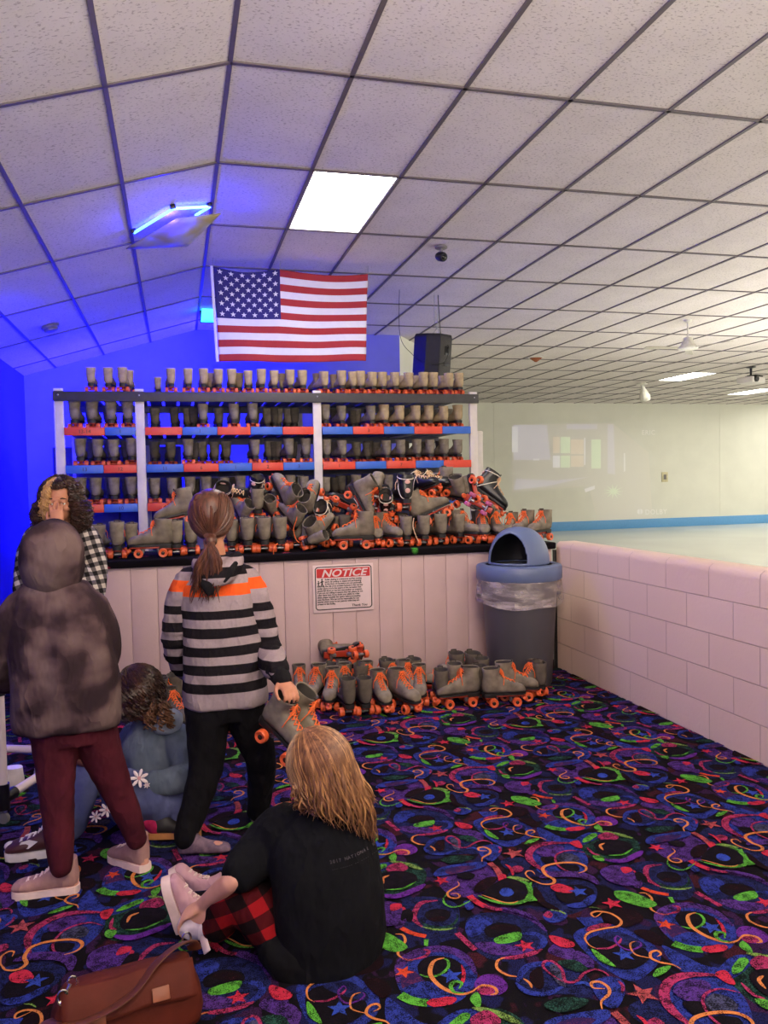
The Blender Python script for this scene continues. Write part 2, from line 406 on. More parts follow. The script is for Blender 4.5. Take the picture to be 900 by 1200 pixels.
# ring with the dark centre
stroke(1, 'M', 20, (285, 250), (200, 262), (165, 305), (160, 350), (205, 392))
blob(1, 'N', (215, 300), (280, 280), (350, 298), (392, 330), (372, 380), (300, 410), (220, 387), (192, 340))
blob(1, 'D', (205, 300), (280, 275), (350, 292), (385, 325), (360, 370), (300, 388), (220, 372), (190, 335))
blob(1, 'K', (215, 322), (260, 295), (330, 300), (352, 330), (312, 362), (240, 357))
blob(1, 'W', (232, 345), (280, 335), (330, 340), (300, 358), (255, 358))
stroke(1, 'Y', 10, (200, 388), (260, 403), (330, 403), (378, 393))
blob(1, 'P', (58, 310), (100, 282), (125, 330), (100, 385), (60, 395), (48, 345)); blob(1, 'R', (55, 292), (105, 285), (112, 312), (72, 330))
blob(1, 'K', (112, 310), (135, 295), (155, 325), (145, 360), (120, 360))
stroke(1, 'F', 20, (92, 396), (150, 424), (222, 440), taper=False)
poly(1, 'G', (210, 455), (236, 455), (231, 492), (212, 489))
stroke(1, 'M', 20, (385, 422), (430, 465), (482, 512), taper=False)
# blue ellipse with green patch and red star
blob(1, 'B', (428, 400), (450, 350), (510, 328), (567, 350), (562, 392), (500, 432), (450, 442))
blob(1, 'K', (528, 402), (600, 368), (700, 383), (724, 420), (640, 432), (560, 447)); blob(1, 'W', (560, 395), (620, 378), (700, 392), (690, 412), (600, 412))
blob(1, 'P', (480, 480), (560, 470), (680, 490), (800, 500), (720, 535), (560, 535))
blob(1, 'G', (580, 455), (640, 430), (716, 418), (721, 455), (660, 476), (600, 479))
stroke(1, 'B', 22, (725, 425), (805, 430), (845, 470), (800, 520))
star(1, 'R', 745, 490, 42, .3); stroke(1, 'M', 20, (612, 556), (700, 551), (780, 531), (835, 508)); stroke(1, 'P', 22, (600, 300), (700, 320), (785, 352), (858, 415))
stroke(1, 'O', 9, (640, 553), (600, 570), (597, 610), (650, 645), (712, 655)); stroke(1, 'O', 8, (735, 664), (768, 688), (780, 714))
# big loop
stroke(1, 'P', 34, (75, 690), (85, 590), (180, 525), (320, 508), (430, 555), (486, 640))
blob(1, 'K', (180, 590), (250, 545), (360, 558), (422, 610), (402, 690), (300, 722), (198, 660))
blob(1, 'X', (95, 640), (150, 620), (220, 680), (290, 700), (180, 720), (100, 720))
blob(1, 'B', (95, 722), (200, 680), (292, 700), (250, 748), (150, 748)); star(1, 'E', 355, 650, 46, .2)
blob(1, 'R', (408, 592), (430, 630), (424, 682), (403, 694), (411, 640)); star(1, 'F', 105, 630, 38, .9)
stroke(1, 'M', 12, (150, 565), (215, 548), (236, 520), (205, 512))
stroke(1, 'O', 9, (60, 430), (98, 434), (112, 468), (82, 505), (75, 538), (105, 562)); stroke(1, 'T', 8, (95, 558), (130, 568), (158, 565))
stroke(1, 'G', 9, (300, 555), (335, 570), (337, 608), (292, 645), (232, 656), (188, 643))
stroke(1, 'O', 14, (318, 556), (262, 575), (243, 635), (278, 690), (340, 730), (420, 747), (480, 727))
blob(1, 'V', (478, 690), (520, 648), (592, 648), (648, 690), (642, 732), (580, 758), (500, 742)); blob(1, 'M', (490, 720), (530, 702), (575, 715), (575, 745), (515, 750))
stroke(1, 'O', 10, (470, 730), (520, 702), (580, 712), (594, 742), (560, 752))
stroke(1, 'G', 12, (425, 742), (372, 738), (352, 706), (375, 682), (410, 690), (395, 722))
stroke(1, 'G', 34, (85, 752), (150, 783), (230, 795), taper=False); stroke(1, 'R', 36, (225, 795), (300, 790), (382, 772))
blob(1, 'G', (453, 775), (490, 738), (513, 780), (500, 824)); blob(2, 'G', (540, 205), (620, 207), (700, 235), (765, 272), (720, 292), (640, 275), (560, 245))
# S curve
blob(2, 'K', (395, 480), (450, 438), (560, 448), (690, 500), (725, 560), (650, 612), (560, 612), (465, 572)); blob(2, 'D', (455, 440), (560, 420), (680, 470), (700, 505), (560, 480))
stroke(2, 'M', 22, (392, 415), (450, 390), (525, 382)); blob(2, 'W', (478, 340), (560, 298), (660, 310), (690, 360), (600, 395), (520, 372)); blob(2, 'W', (640, 420), (720, 410), (800, 460), (760, 490))
poly(2, 'B', (338, 345), (470, 340), (484, 372), (390, 394)); blob(2, 'P', (340, 520), (420, 560), (430, 620), (360, 580))
stroke(2, 'Y', 6, (403, 290), (440, 292), (475, 302)); stroke(2, 'O', 9, (478, 315), (440, 342), (418, 325), (450, 312), (520, 323), (574, 360), (560, 390), (490, 402), (412, 422), (385, 452), (410, 492), (455, 512))
stroke(2, 'M', 9, (440, 508), (512, 506), (562, 480), (577, 455)); stroke(2, 'V', 7, (575, 455), (555, 442), (543, 462), (570, 497), (622, 517), (672, 500), (680, 480), (660, 470))
stroke(2, 'O', 6, (655, 470), (627, 480), (627, 508), (655, 542), (732, 560)); stroke(2, 'O', 9, (765, 552), (786, 538), (765, 520), (732, 530), (735, 560), (785, 582), (850, 595), (892, 618))
blob(2, 'G', (418, 510), (470, 538), (547, 603), (500, 592), (450, 562)); star(2, 'E', 592, 540, 44, .1)
blob(2, 'G', (743, 652), (768, 615), (837, 600), (815, 632), (767, 657))
# eye with pink loop
stroke(2, 'B', 24, (25, 690), (80, 606), (200, 592), (285, 640)); stroke(2, 'B', 20, (20, 690), (80, 738), (180, 748), (280, 705))
blob(2, 'W', (95, 640), (150, 610), (170, 690), (150, 725), (100, 690)); blob(2, 'N', (240, 580), (330, 570), (400, 620), (330, 630))
blob(2, 'U', (198, 600), (242, 597), (272, 640), (284, 712), (230, 682)); stroke(2, 'E', 12, (330, 700), (380, 690), (420, 715))
stroke(2, 'M', 10, (285, 692), (228, 660), (168, 612), (172, 580), (212, 578), (262, 620), (282, 682), (340, 682), (382, 640), (440, 620), (502, 645), (518, 692))
blob(2, 'B', (418, 700), (500, 658), (582, 680), (594, 750), (552, 824), (480, 802)); stroke(2, 'M', 10, (560, 680), (585, 710), (580, 745))
stroke(2, 'O', 10, (490, 722), (430, 718), (420, 692), (460, 686), (506, 714), (512, 750), (472, 790), (476, 834))
blob(2, 'N', (168, 812), (230, 775), (330, 768), (404, 785), (352, 827), (250, 848))
blob(2, 'R', (198, 440), (270, 455), (327, 480), (322, 502), (260, 502), (210, 472)); star(2, 'T', 690, 750, 56, .35); star(2, 'R', 530, 272, 46, .2)
blob(2, 'B', (163, 337), (200, 304), (265, 310), (292, 337), (260, 367), (198, 372)); stroke(2, 'Y', 10, (195, 306), (250, 312), (285, 330)); blob(2, 'M', (165, 335), (190, 312), (215, 330), (200, 350))
# pink ring, loops, purple band
stroke(4, 'M', 30, (640, 425), (562, 375), (538, 330), (572, 288), (652, 268), (770, 268)); blob(4, 'R', (755, 265), (800, 255), (822, 292), (790, 290))
blob(4, 'P', (578, 312), (632, 283), (712, 285), (722, 312), (670, 342), (608, 337)); blob(4, 'K', (600, 345), (690, 345), (700, 375), (640, 385)); blob(4, 'U', (688, 342), (730, 320), (792, 335), (802, 362), (740, 372), (700, 364))
blob(4, 'K', (690, 385), (790, 385), (800, 415), (720, 415))
stroke(4, 'M', 9, (832, 318), (760, 307), (700, 320), (678, 345), (690, 382), (732, 412), (790, 428))
stroke(4, 'P', 44, (595, 450), (660, 435), (760, 432), (850, 447), (905, 485)); blob(4, 'K', (690, 500), (800, 490), (880, 520), (860, 570), (760, 590), (690, 560))
stroke(4, 'B', 34, (740, 600), (830, 592), (888, 540)); stroke(4, 'W', 30, (570, 500), (610, 580), (700, 625))
blob(4, 'R', (652, 500), (700, 484), (772, 510), (762, 532), (690, 527)); star(4, 'E', 800, 525, 46, .2)
stroke(4, 'O', 13, (800, 428), (836, 415), (838, 394), (800, 376), (732, 372), (652, 382), (613, 402), (630, 437), (672, 462), (662, 484), (608, 485), (560, 465)); stroke(4, 'O', 7, (600, 480), (555, 463), (523, 436), (530, 418), (556, 418), (572, 436))
# green ring with crescent
stroke(5, 'G', 30, (178, 282), (215, 255), (240, 240)); stroke(5, 'Y', 24, (245, 228), (330, 240), (415, 262)); blob(5, 'M', (248, 250), (295, 233), (347, 255), (322, 273), (268, 273))
blob(5, 'K', (228, 290), (285, 268), (382, 278), (414, 310), (350, 347), (268, 336)); stroke(5, 'G', 9, (300, 345), (370, 340), (415, 312)); stroke(5, 'O', 11, (280, 286), (259, 298), (274, 320))
stroke(5, 'V', 30, (270, 364), (360, 372), (430, 345), (462, 322)); blob(5, 'G', (224, 346), (270, 350), (277, 373), (240, 366)); stroke(5, 'M', 12, (195, 305), (225, 335), (260, 345))
blob(5, 'P', (258, 422), (310, 394), (392, 403), (432, 440), (442, 482), (380, 492), (298, 467)); blob(5, 'R', (358, 405), (400, 403), (412, 420), (375, 432)); blob(5, 'K', (425, 430), (450, 430), (462, 455), (440, 470))
# blue bar, red star, orange tail
blob(4, 'B', (38, 430), (80, 398), (180, 380), (300, 368), (318, 385), (270, 407), (180, 427), (90, 442), (48, 447)); blob(4, 'X', (100, 412), (180, 392), (260, 395), (200, 420), (120, 436))
blob(4, 'K', (158, 437), (210, 424), (252, 435), (246, 457), (200, 462)); star(4, 'R', 78, 468, 40, .5)
blob(4, 'W', (248, 520), (270, 480), (320, 453), (367, 448), (372, 466), (330, 507), (280, 532)); blob(4, 'B', (308, 532), (350, 490), (392, 474), (408, 490), (370, 517), (330, 532))
stroke(4, 'T', 24, (332, 375), (368, 408), (392, 450), taper=False); blob(4, 'R', (378, 447), (400, 434), (418, 442), (422, 470), (384, 472))
# spiked green eye
blob(4, 'K', (290, 545), (420, 455), (530, 490), (560, 540), (480, 600), (380, 600)); stroke(4, 'G', 17, (422, 452), (480, 464), (535, 490), (548, 530), (536, 566), (480, 588), (400, 588), (330, 572), (270, 548))
poly(4, 'G', (520, 488), (555, 478), (550, 520), (560, 545), (584, 575), (540, 580), (520, 560), (538, 530))
blob(4, 'K', (400, 482), (470, 482), (522, 506), (522, 545), (478, 574), (410, 578), (340, 558), (312, 545), (350, 510)); blob(4, 'E', (384, 530), (405, 510), (440, 512), (460, 535), (435, 553), (400, 550))
stroke(4, 'O', 6, (290, 545), (340, 562), (400, 583), (450, 588), (482, 578)); blob(4, 'M', (443, 405), (480, 390), (512, 405), (490, 426), (453, 423))
stroke(4, 'R', 11, (415, 384), (437, 398), (452, 425), (454, 442)); blob(4, 'Y', (428, 450), (470, 447), (530, 463), (537, 473), (480, 468))
stroke(4, 'R', 26, (225, 550), (262, 582), (310, 608), taper=False); blob(4, 'B', (195, 585), (225, 575), (250, 610), (215, 625)); stroke(4, 'M', 18, (290, 600), (370, 622), (400, 620)); stroke(4, 'P', 22, (390, 613), (450, 625), (530, 650), (582, 678))
stroke(4, 'O', 8, (163, 474), (170, 495), (132, 518), (110, 536), (118, 556), (146, 564), (172, 558), (172, 546), (155, 538), (128, 541)); stroke(4, 'G', 8, (107, 543), (90, 566), (95, 592), (130, 610), (172, 606), (207, 590), (245, 568))
fb = MB()
X0, X1, YA, YZ = XL, XWALL+.004, .9, YF+.01
fb.box(((XL+XWALL+.1)/2, (YN+YB)/2, -.06), (XWALL+.1-XL, YB-YN, .12), CK.index('base'))
cl = lambda p, z: (min(max(p.x, X0), X1), min(max(p.y, YA), YZ), z)
for si, (col, sh) in enumerate(SH):
    mi = CK.index(col); z = .0004+.00006*si
    P = sh if isinstance(sh, list) else sh[0]+sh[1]
    xa, xb = min(p.x for p in P), max(p.x for p in P); ya, yb = min(p.y for p in P), max(p.y for p in P)
    for i in range(-6, 7):
        for j in range(-4, 7):
            if xb+i*PER < X0 or xa+i*PER > X1 or yb+j*PER < YA or ya+j*PER > YZ: continue
            d = V(i*PER, j*PER, 0)
            if isinstance(sh, list): fb.add([cl(p+d, z) for p in sh], [tuple(range(len(sh)))], mi)
            else:
                L_, R_ = sh; n = len(L_)
                fb.add([cl(p+d, z) for p in L_+R_], [(k, k+1, n+k+1, n+k) for k in range(n-1)], mi)
# keep every shape facing up
for k, f in enumerate(fb.f):
    if k < 6: continue
    s_ = 0.0
    for a_ in range(len(f)):
        p, q = fb.v[f[a_]], fb.v[f[(a_+1) % len(f)]]; s_ += p[0]*q[1]-q[0]*p[1]
    if s_ < 0: fb.f[k] = tuple(reversed(f))
structure('floor', fb, [CC[k] for k in CK], smooth=False)
# ---------------------------------------------------------------- counter
XC0, XC1 = -.53, 2.862
ct = thing('skate_counter', 'pale panelled rental counter with a black carpet-covered top', 'counter', (1.17, YF, 0))
O = V(1.17, YF, 0)
b = MB(); nb = 19; w = (XC1-.02-(XC0+.03))/nb
for k in range(nb):
    xa = XC0+.03+k*w
    b.bbox((xa+w/2, YF+.03, .475), (w-.0015, .03, .95), .004)
b.box(((XC0+XC1)/2, YF+.055, .475), (XC1-XC0-.06, .02, .95))
b.box((XC0+.04, YF+.4, .475), (.03, .7, .95)); b.box((XC1-.04, YF+.4, .475), (.03, .7, .95))
b.off(O).build('front_panel', M_wallp, ct)
def ctop():
    t = NT('black carpet top'); n = t.noise(400, 1, rough=.8); big = t.new('ShaderNodeTexVoronoi'); big.inputs['Scale'].default_value = 11; t.L(t.co(), big.inputs['Vector'])
    hue = t.ramp(big.outputs['Color'], [(0, srgb((20, 14, 20))), (.62, srgb((30, 20, 40))), (.7, srgb((190, 60, 90))), (.8, srgb((25, 18, 25))), (.9, srgb((90, 190, 70)))], 'CONSTANT')
    msk = t.ramp(big.outputs['Distance'], [(.25, (1, 1, 1)), (.4, (0, 0, 0))]); sp = t.ramp(n, [(.42, (0, 0, 0)), (.55, (1, 1, 1))])
    t.color(t.mix(t.math('MULTIPLY', msk, sp), srgb((17, 14, 18)), hue)); t.bump(n, .5, .003); t.set(1.0, spec=.1); return t.mat
b = MB(); b.bbox(((XC0+XC1)/2, YF+.36, .975), (XC1-XC0, .78, .052), .012); b.off(O).build('countertop', ctop(), ct)
# black strip standing in for the gap's shade at the counter's right end
b = MB(); b.bbox((XC1+.006, YF+.02, .47), (.022, .03, .94), .004); structure('gap_shade_1', b, M_black)
b = MB(); b.bbox((2.99, 7.68, 1.0), (.1, .12, 2.0), .006); structure('trim_2', b, M_white)
# ---------------------------------------------------------------- ceiling lights
M_diff = emit('lit diffuser', (255, 250, 236), 12)
M_lframe = mat('light frame', (210, 208, 205), .4)
lab = {(1, 1): 'square bright white ceiling light panel in front of the flag', (16, 8): 'bright ceiling light panel over the rink, left of the projector',
       (22, 10): 'ceiling light panel at the far edge of the rink, cut off by the frame'}
for (i, j) in LIGHT_CELLS:
    c = V(XR+(i+.5)*TS, Y0+(j+.5)*TD, CEILZ)
    t = thing('ceiling_light', lab.get((i, j), 'white ceiling light panel added out of view to brighten the hall'), 'ceiling light', c, group='fluorescent panels in the ceiling grid')
    b = MB(); b.box((0, 0, .03), (TS-.03, TD-.03, .01)); b.build('diffuser', M_diff, t, smooth=False)
    b = MB()
    for sx in (-1, 1): b.box((sx*(TS/2-.012), 0, .02), (.022, TD, .05))
    for sy in (-1, 1): b.box((0, sy*(TD/2-.012), .02), (TS, .022, .05))
    b.box((0, 0, .06), (TS, TD, .01))
    b.build('frame', M_lframe, t, smooth=False)
def area(name, loc, direction, size, energy, color, sy=None):
    l = bpy.data.lights.new(name, 'AREA'); l.energy = energy; l.color = color; l.size = size
    if sy: l.shape = 'RECTANGLE'; l.size_y = sy
    o = bpy.data.objects.new(name, l); COL.objects.link(o); o.location = loc
    o.rotation_euler = Vector(direction).to_track_quat('-Z', 'Y').to_euler(); return o
def point(name, loc, energy, color, r=.08):
    l = bpy.data.lights.new(name, 'POINT'); l.energy = energy; l.color = color; l.shadow_soft_size = r
    o = bpy.data.objects.new(name, l); COL.objects.link(o); o.location = loc; return o
BLUE = (.006, .004, 1.0)
area('blue_wall_wash', (-.9, 9.9, 2.1), (-.25, .75, .5), .7, 150, BLUE)
point('blue_lamp', (.42, 10.3, 3.3), 36, BLUE)
area('blue_side_wash', (-1.2, 7.6, 1.6), (-.9, .3, .15), .6, 60, BLUE)
pk = area('added_pink_wash', (.6, 1.5, 3.4), (.22, 1, -.52), .5, 11, (1.0, .54, .40)); pk.data.spread = radians(110)  # unseen pink light added to tint and brighten counter and low wall
area('added_rink_uplight', (13.5, 5, 1.56), (0, 0, 1), 14, 640, (1, .97, .88), 11)  # unseen upward light added to brighten the rink ceiling
area('added_lobby_uplight', (.6, -1.5, 2.0), (.05, .3, 1), 2.8, 330, (1, .92, .80), 2.2)  # unseen upward light added behind the camera to lift the near ceiling
w_ = bpy.data.worlds.new('world'); S.world = w_; w_.use_nodes = True; w_.node_tree.nodes['Background'].inputs[1].default_value = 0.0
S.view_settings.view_transform = 'Standard'; S.view_settings.look = 'None'; S.view_settings.exposure = 0.75; S.view_settings.gamma = 1.0
S.view_settings.use_curve_mapping = False
S.cycles.use_denoising = True
# ---------------------------------------------------------------- roller skates
def suede(name, c, c2):
    t = NT(name); n = t.noise(14, 4); t.color(t.ramp(n, [(.3, srgb(c2)), (.65, srgb(c))])); t.bump(t.noise(160, 3), .25, .002); t.set(.8, spec=.25); return t.mat
M_boot = suede('grey suede', (138, 128, 112), (96, 88, 78))
M_bootlit = suede('tan-lit grey suede', (178, 158, 124), (142, 124, 96))  # grey suede in a tan tone, the panel's light put into the colour
M_bootd = suede('dark taupe and shaded suede', (98, 90, 80), (76, 70, 63))  # dark tone also stands in for shade on the rack's back line
M_bootk = mat('black boot leather', (22, 22, 25), .35, var=.2)
M_tong = suede('dark tongue suede', (72, 64, 56), (56, 50, 44))
M_sole = mat('black sole', (24, 22, 22), .6)
M_lin = mat('boot lining', (58, 54, 50), .9)
M_plate = mat('orange red plate', (176, 58, 36), .4, var=.1)
M_truck = mat('cast truck', (150, 148, 150), .35, .8)
M_wheel = mat('orange wheel', (220, 96, 52), .4, var=.08)
M_wheelp = mat('purple wheel', (176, 84, 122), .4, var=.08)
M_hub = mat('wheel bearing', (58, 42, 36), .35, .5)
M_lace = mat('orange lace', (240, 112, 50), .8, var=.1, sc=120)
M_lacew = mat('pale lace', (226, 190, 150), .8, var=.1, sc=120)
M_logo = mat('logo patch', (214, 170, 160), .6, var=.05)
M_strap = mat('white strap', (224, 216, 200), .5, var=.05)
SZ = .088                                      # height of the boot bottom above the ground
PROF = [((.292, .016), (.292, .010), .006), ((.288, .034), (.289, .002), .024), ((.273, .050), (.275, 0), .039), ((.248, .061), (.250, 0), .048),
        ((.218, .069), (.217, 0), .051), ((.188, .079), (.182, 0), .050), ((.163, .091), (.147, 0), .047), ((.142, .104), (.106, 0), .044), ((.129, .115), (.060, 0), .043),
        ((.120, .124), (.020, 0), .043), ((.114, .131), (-.001, .012), .0445), ((.111, .139), (-.006, .046), .047), ((.111, .146), (-.004, .078), .0485),
        ((.112, .153), (.001, .108), .050), ((.115, .162), (.001, .137), .0515), ((.119, .172), (-.003, .166), .0525)]
def prof_ring(T, B, w, n=20, inset=0.0, z=0.0):
    T, B = V(T[0], 0, T[1]), V(B[0], 0, B[1]); c = (T+B)/2; h = (T-B)/2
    k = max(0, 1-inset/max(h.length, 1e-4)); w = max(.001, w-inset)
    R = []
    for j in range(n):
        a = 2*pi*j/n; s_, c_ = sin(a), cos(a)
        e = .72 if s_ < 0 else .95
        R.append(c+h*(math.copysign(abs(s_)**e, s_)*k)+V(0, math.copysign(abs(c_)**.8, c_)*w, z))
    return R
def boot_mb():
    b = MB(); R = [prof_ring(T, B, w) for T, B, w in PROF]
    T, B, w = PROF[-1]
    R += [prof_ring(T, B, w, 20, .0015, .003), prof_ring(T, B, w, 20, .005, .002), prof_ring(T, B, w, 20, .007, -.006)]
    b.loft([[p+V(0, 0, SZ) for p in r] for r in R], cap=False)
    b.f.append(tuple(range(19, -1, -1))); b.m.append(0); return b
def lining_mb():
    b = MB(); R = []
    for k, ins in ((15, .0068), (14, .008), (13, .009), (12, .009), (11, .010)):
        T, B, w = PROF[k]; R.append([p+V(0, 0, SZ-.002) for p in prof_ring(T, B, w, 20, ins)])
    R.reverse(); b.loft(R, cap=False); b.f.append(tuple(range(20))); b.m.append(0)
    b.f = [tuple(reversed(f)) for f in b.f]; return b
def sole_mb():
    b = MB(); out = [(.295, .012), (.285, .032), (.262, .045), (.225, .050), (.18, .047), (.13, .039), (.08, .035), (.04, .035), (.008, .03), (-.004, .015)]
    pts = [(x, y) for x, y in out]+[(x, -y) for x, y in reversed(out)]
    b.loft([[V(x, y, SZ-.010) for x, y in reversed(pts)][::-1], [V(x, y, SZ+.004) for x, y in pts]])
    hp = [(.085, .034), (.04, .035), (.008, .03), (-.003, .014)]; hp = hp+[(x, -y) for x, y in reversed(hp)]
    b.loft([[V(x, y*.93, SZ-.026) for x, y in hp], [V(x, y, SZ-.008) for x, y in hp]]); return b
def plate_mb():
    b = MB(); b.bbox((.15, 0, SZ-.021), (.26, .046, .012), .004); b.bbox((.045, 0, SZ-.029), (.07, .052, .012), .004); b.bbox((.225, 0, SZ-.018), (.1, .064, .010), .004); return b
AX = (.062, .222)
def truck_mb(x, s_):
    b = MB(); b.tube([(x, -.05, .031), (x, .05, .031)], .0045, 8); b.tube([(x, -.022, .031), (x, .022, .031)], .011, 10)
    b.tube([(x-.002*s_, 0, .03), (x+.018*s_, 0, SZ-.022)], [.013, .016], 10); b.tube([(x+.03*s_, 0, .038), (x+.03*s_, 0, SZ-.02)], [.011, .013], 10)
    b.bbox((x+.014*s_, 0, .034), (.045, .02, .014), .004); return b
def wheel_mb():
    b = MB(); r = .0315; w = .017
    b.lathe([(.012, -w+.003), (.0185, -w+.002), (.021, -w), (r-.004, -w), (r-.0005, -w+.004), (r, -w+.009), (r, w-.009), (r-.0005, w-.004), (r-.004, w), (.021, w), (.0185, w-.002), (.012, w-.003)], n=22, R=Matrix.Rotation(pi/2, 3, 'X')); return b
def hub_mb():
    b = MB(); b.lathe([(.0005, -.0165), (.008, -.0165), (.0125, -.0145), (.0125, .0145), (.008, .0165), (.0005, .0165)], n=14, R=Matrix.Rotation(pi/2, 3, 'X'))
    for s_ in (-1, 1): b.lathe([(.0005, s_*.016), (.005, s_*.016), (.005, s_*.021), (.0005, s_*.021)][::s_], n=6, R=Matrix.Rotation(pi/2, 3, 'X'))
    return b
def stop_mb():
    b = MB(); R = Matrix.Rotation(radians(38), 3, 'Y'); b.lathe([(.0005, -.026), (.017, -.026), (.0215, -.021), (.0215, -.004), (.016, 0), (.007, .001), (.007, .022), (.0005, .022)], (.296, 0, .056), 18, R=R); return b
def lace_pts():
    E = []
    for k in (4, 5, 6, 7, 8, 9, 11, 13, 14):
        T, B, w = PROF[k]; T0 = V(T[0], 0, T[1]+SZ); d = (V(T[0], 0, T[1])-V(B[0], 0, B[1])).normalized()
        E.append((T0, d, w))
    return E
def lace_mb(bow=True):
    b = MB(); E = lace_pts(); y0 = .019
    eye = lambda e, s_: e[0]+V(0, s_*y0, 0)-e[1]*.0025+V(0, 0, 0)
    for i in range(len(E)):
        T, d, w = E[i]
        if i < len(E)-1:
            T2, d2, _ = E[i+1]
            for s_ in (-1, 1):
                m = (T+T2)/2+(d+d2).normalized()*.0095
                b.tube([eye(E[i], s_)-d*.002, eye(E[i], s_)*.7+m*.3+d*.007, m+(d*.0015*s_), eye(E[i+1], -s_)*.7+m*.3+d2*.007, eye(E[i+1], -s_)-d2*.002], .0027, 5)
        if i == 0: b.tube([eye(E[i], -1)-d*.002, T+d*.005, eye(E[i], 1)-d*.002], .0027, 5)
    T, d, w = E[-1]
    if bow:
        for s_ in (-1, 1):
            b.tube(cr([T+d*.006, T+V(.014, s_*.016, -.006), T+V(.022, s_*.034, -.03), T+V(.016, s_*.036, -.05), T+V(.012, s_*.020, -.02), T+d*.006], 4), .0026, 5)
            b.tube(cr([T+d*.006, T+V(.02, s_*.012, -.025), T+V(.02, s_*.045, -.05), T+V(.015, s_*.05, -.10)], 4), .0026, 5)
    return b
def tongue_mb():
    b = MB(); R = []
    for k, up in ((8, 0), (10, 0), (12, .001), (14, .002), (15, .005), (15, .010)):
        T, B, w = PROF[k]; d = V(.55, 0, .35).normalized() if k > 9 else V(.4, 0, .9).normalized()
        c = V(T[0]+(.004 if up > .01 else .0015), 0, T[1]+SZ+up+.0015); hw = .012+.008*(k >= 12)+.004*(up > .01)
        ring = [c+V(0, y*hw, 0)-V(1, 0, 0)*(.35*hw*y*y) for y in (-1, -.5, 0, .5, 1)]
        R.append(ring+[p-d*.005 for p in reversed(ring)])
    b.loft(R); return b
def eyelet_mb():
    b = MB()
    for (T, d, w) in lace_pts():
        for s_ in (-1, 1): b.ell(T+V(0, s_*.019, 0)-d*.002, (.0035, .0035, .0025), 8, 4)
    return b
PROTO = {}
def proto(kind):
    """build one skate of a kind below the scene's floor list; copies share its meshes"""
    if kind in PROTO: return PROTO[kind]
    boot = {'grey': M_boot, 'tan': M_bootlit, 'dark': M_bootd, 'black': M_bootk, 'purple': M_boot}[kind.split('_')[0]]
    simple = kind.endswith('_simple')
    spec = []
    spec.append(('boot', boot_mb(), boot, []))
    spec.append(('lining', lining_mb(), M_lin, []))
    spec.append(('sole', sole_mb(), M_sole, []))
    spec.append(('plate', plate_mb(), M_plate, []))
    wm = M_wheelp if kind.startswith('purple') else M_wheel
    for x in AX:
        for s_ in (-1, 1):
            if simple and x == AX[1]: continue
            hub = [] if simple else [('bearing', hub_mb(), M_hub)]
            spec.append(('wheel', wheel_mb(), wm, hub, (x, s_*.046, .0315)))
    if not simple:
        spec.append(('truck', truck_mb(AX[0], 1), M_truck, [])); spec.append(('truck', truck_mb(AX[1], -1), M_truck, []))
        spec.append(('toe_stop', stop_mb(), M_wheel, []))
        spec.append(('tongue', tongue_mb(), M_bootk if kind.startswith('black') else M_tong, []))
        spec.append(('laces', lace_mb(), M_lacew if kind.startswith('black') else M_lace, [('eyelets', eyelet_mb(), M_truck)]))
    else:
        spec.append(('truck', truck_mb(AX[0], 1), M_plate, []))
    if kind.startswith('black'):
        b = MB()
        for s_ in (-1, 1):
            for (x, z, r) in ((.055, .125, .024), (.06, .07, .018)):
                b.ell((x, s_*.036, SZ+z), (r, .007, r*.62), 14, 6)
        b.ell((-.002, 0, SZ+.12), (.006, .02, .014), 14, 6); b.ell((-.005, 0, SZ+.06), (.006, .018, .018), 14, 6)
        spec.append(('logo_patch', b, M_logo, []))
        b = MB(); T, B, w = PROF[14]
        for T, B, w in (PROF[9], PROF[14]): b.tube([p+V(0, 0, SZ) for p in prof_ring((T[0]+.002, T[1]), (B[0]-.002, B[1]), w+.001, 20)], .0035, 6, loop=True, cap=False, flat=1)
        spec.append(('strap', b, M_strap, []))
    PROTO[kind] = [dict(name=q[0], me=None, mb=q[1], mat=q[2], sub=[dict(name=r[0], mb=r[1], mat=r[2], me=None) for r in q[3]], loc=(q[4] if len(q) > 4 else (0, 0, 0))) for q in spec]
    return PROTO[kind]
def inst(d, parent):
    if d['me'] is None:
        o = d['mb'].build(d['name'], d['mat'], parent); d['me'] = o; d['mb'] = None
    else:
        o = d['me'].copy(); COL.objects.link(o); o.parent = parent
    return o
NSK = 0
def skate(kind, loc, yaw=90, pitch=0, roll=0, sc=1.0, label='', group=None, center=False):
    """loc is the point on the ground under the middle of the skate (or the boot's middle when center)"""
    global NSK; NSK += 1
    R = rotm(yaw, pitch, roll)
    piv = V(.14, 0, .13 if center else 0)
    base = Vector(loc)-R @ (piv*sc)
    t = thing('roller_skate', label, 'roller skate', base, R.to_euler(), group, sc)
    for d in proto(kind):
        o = inst(d, t); o.location = d['loc']
        for e in d['sub']: inst(e, o)
    return t
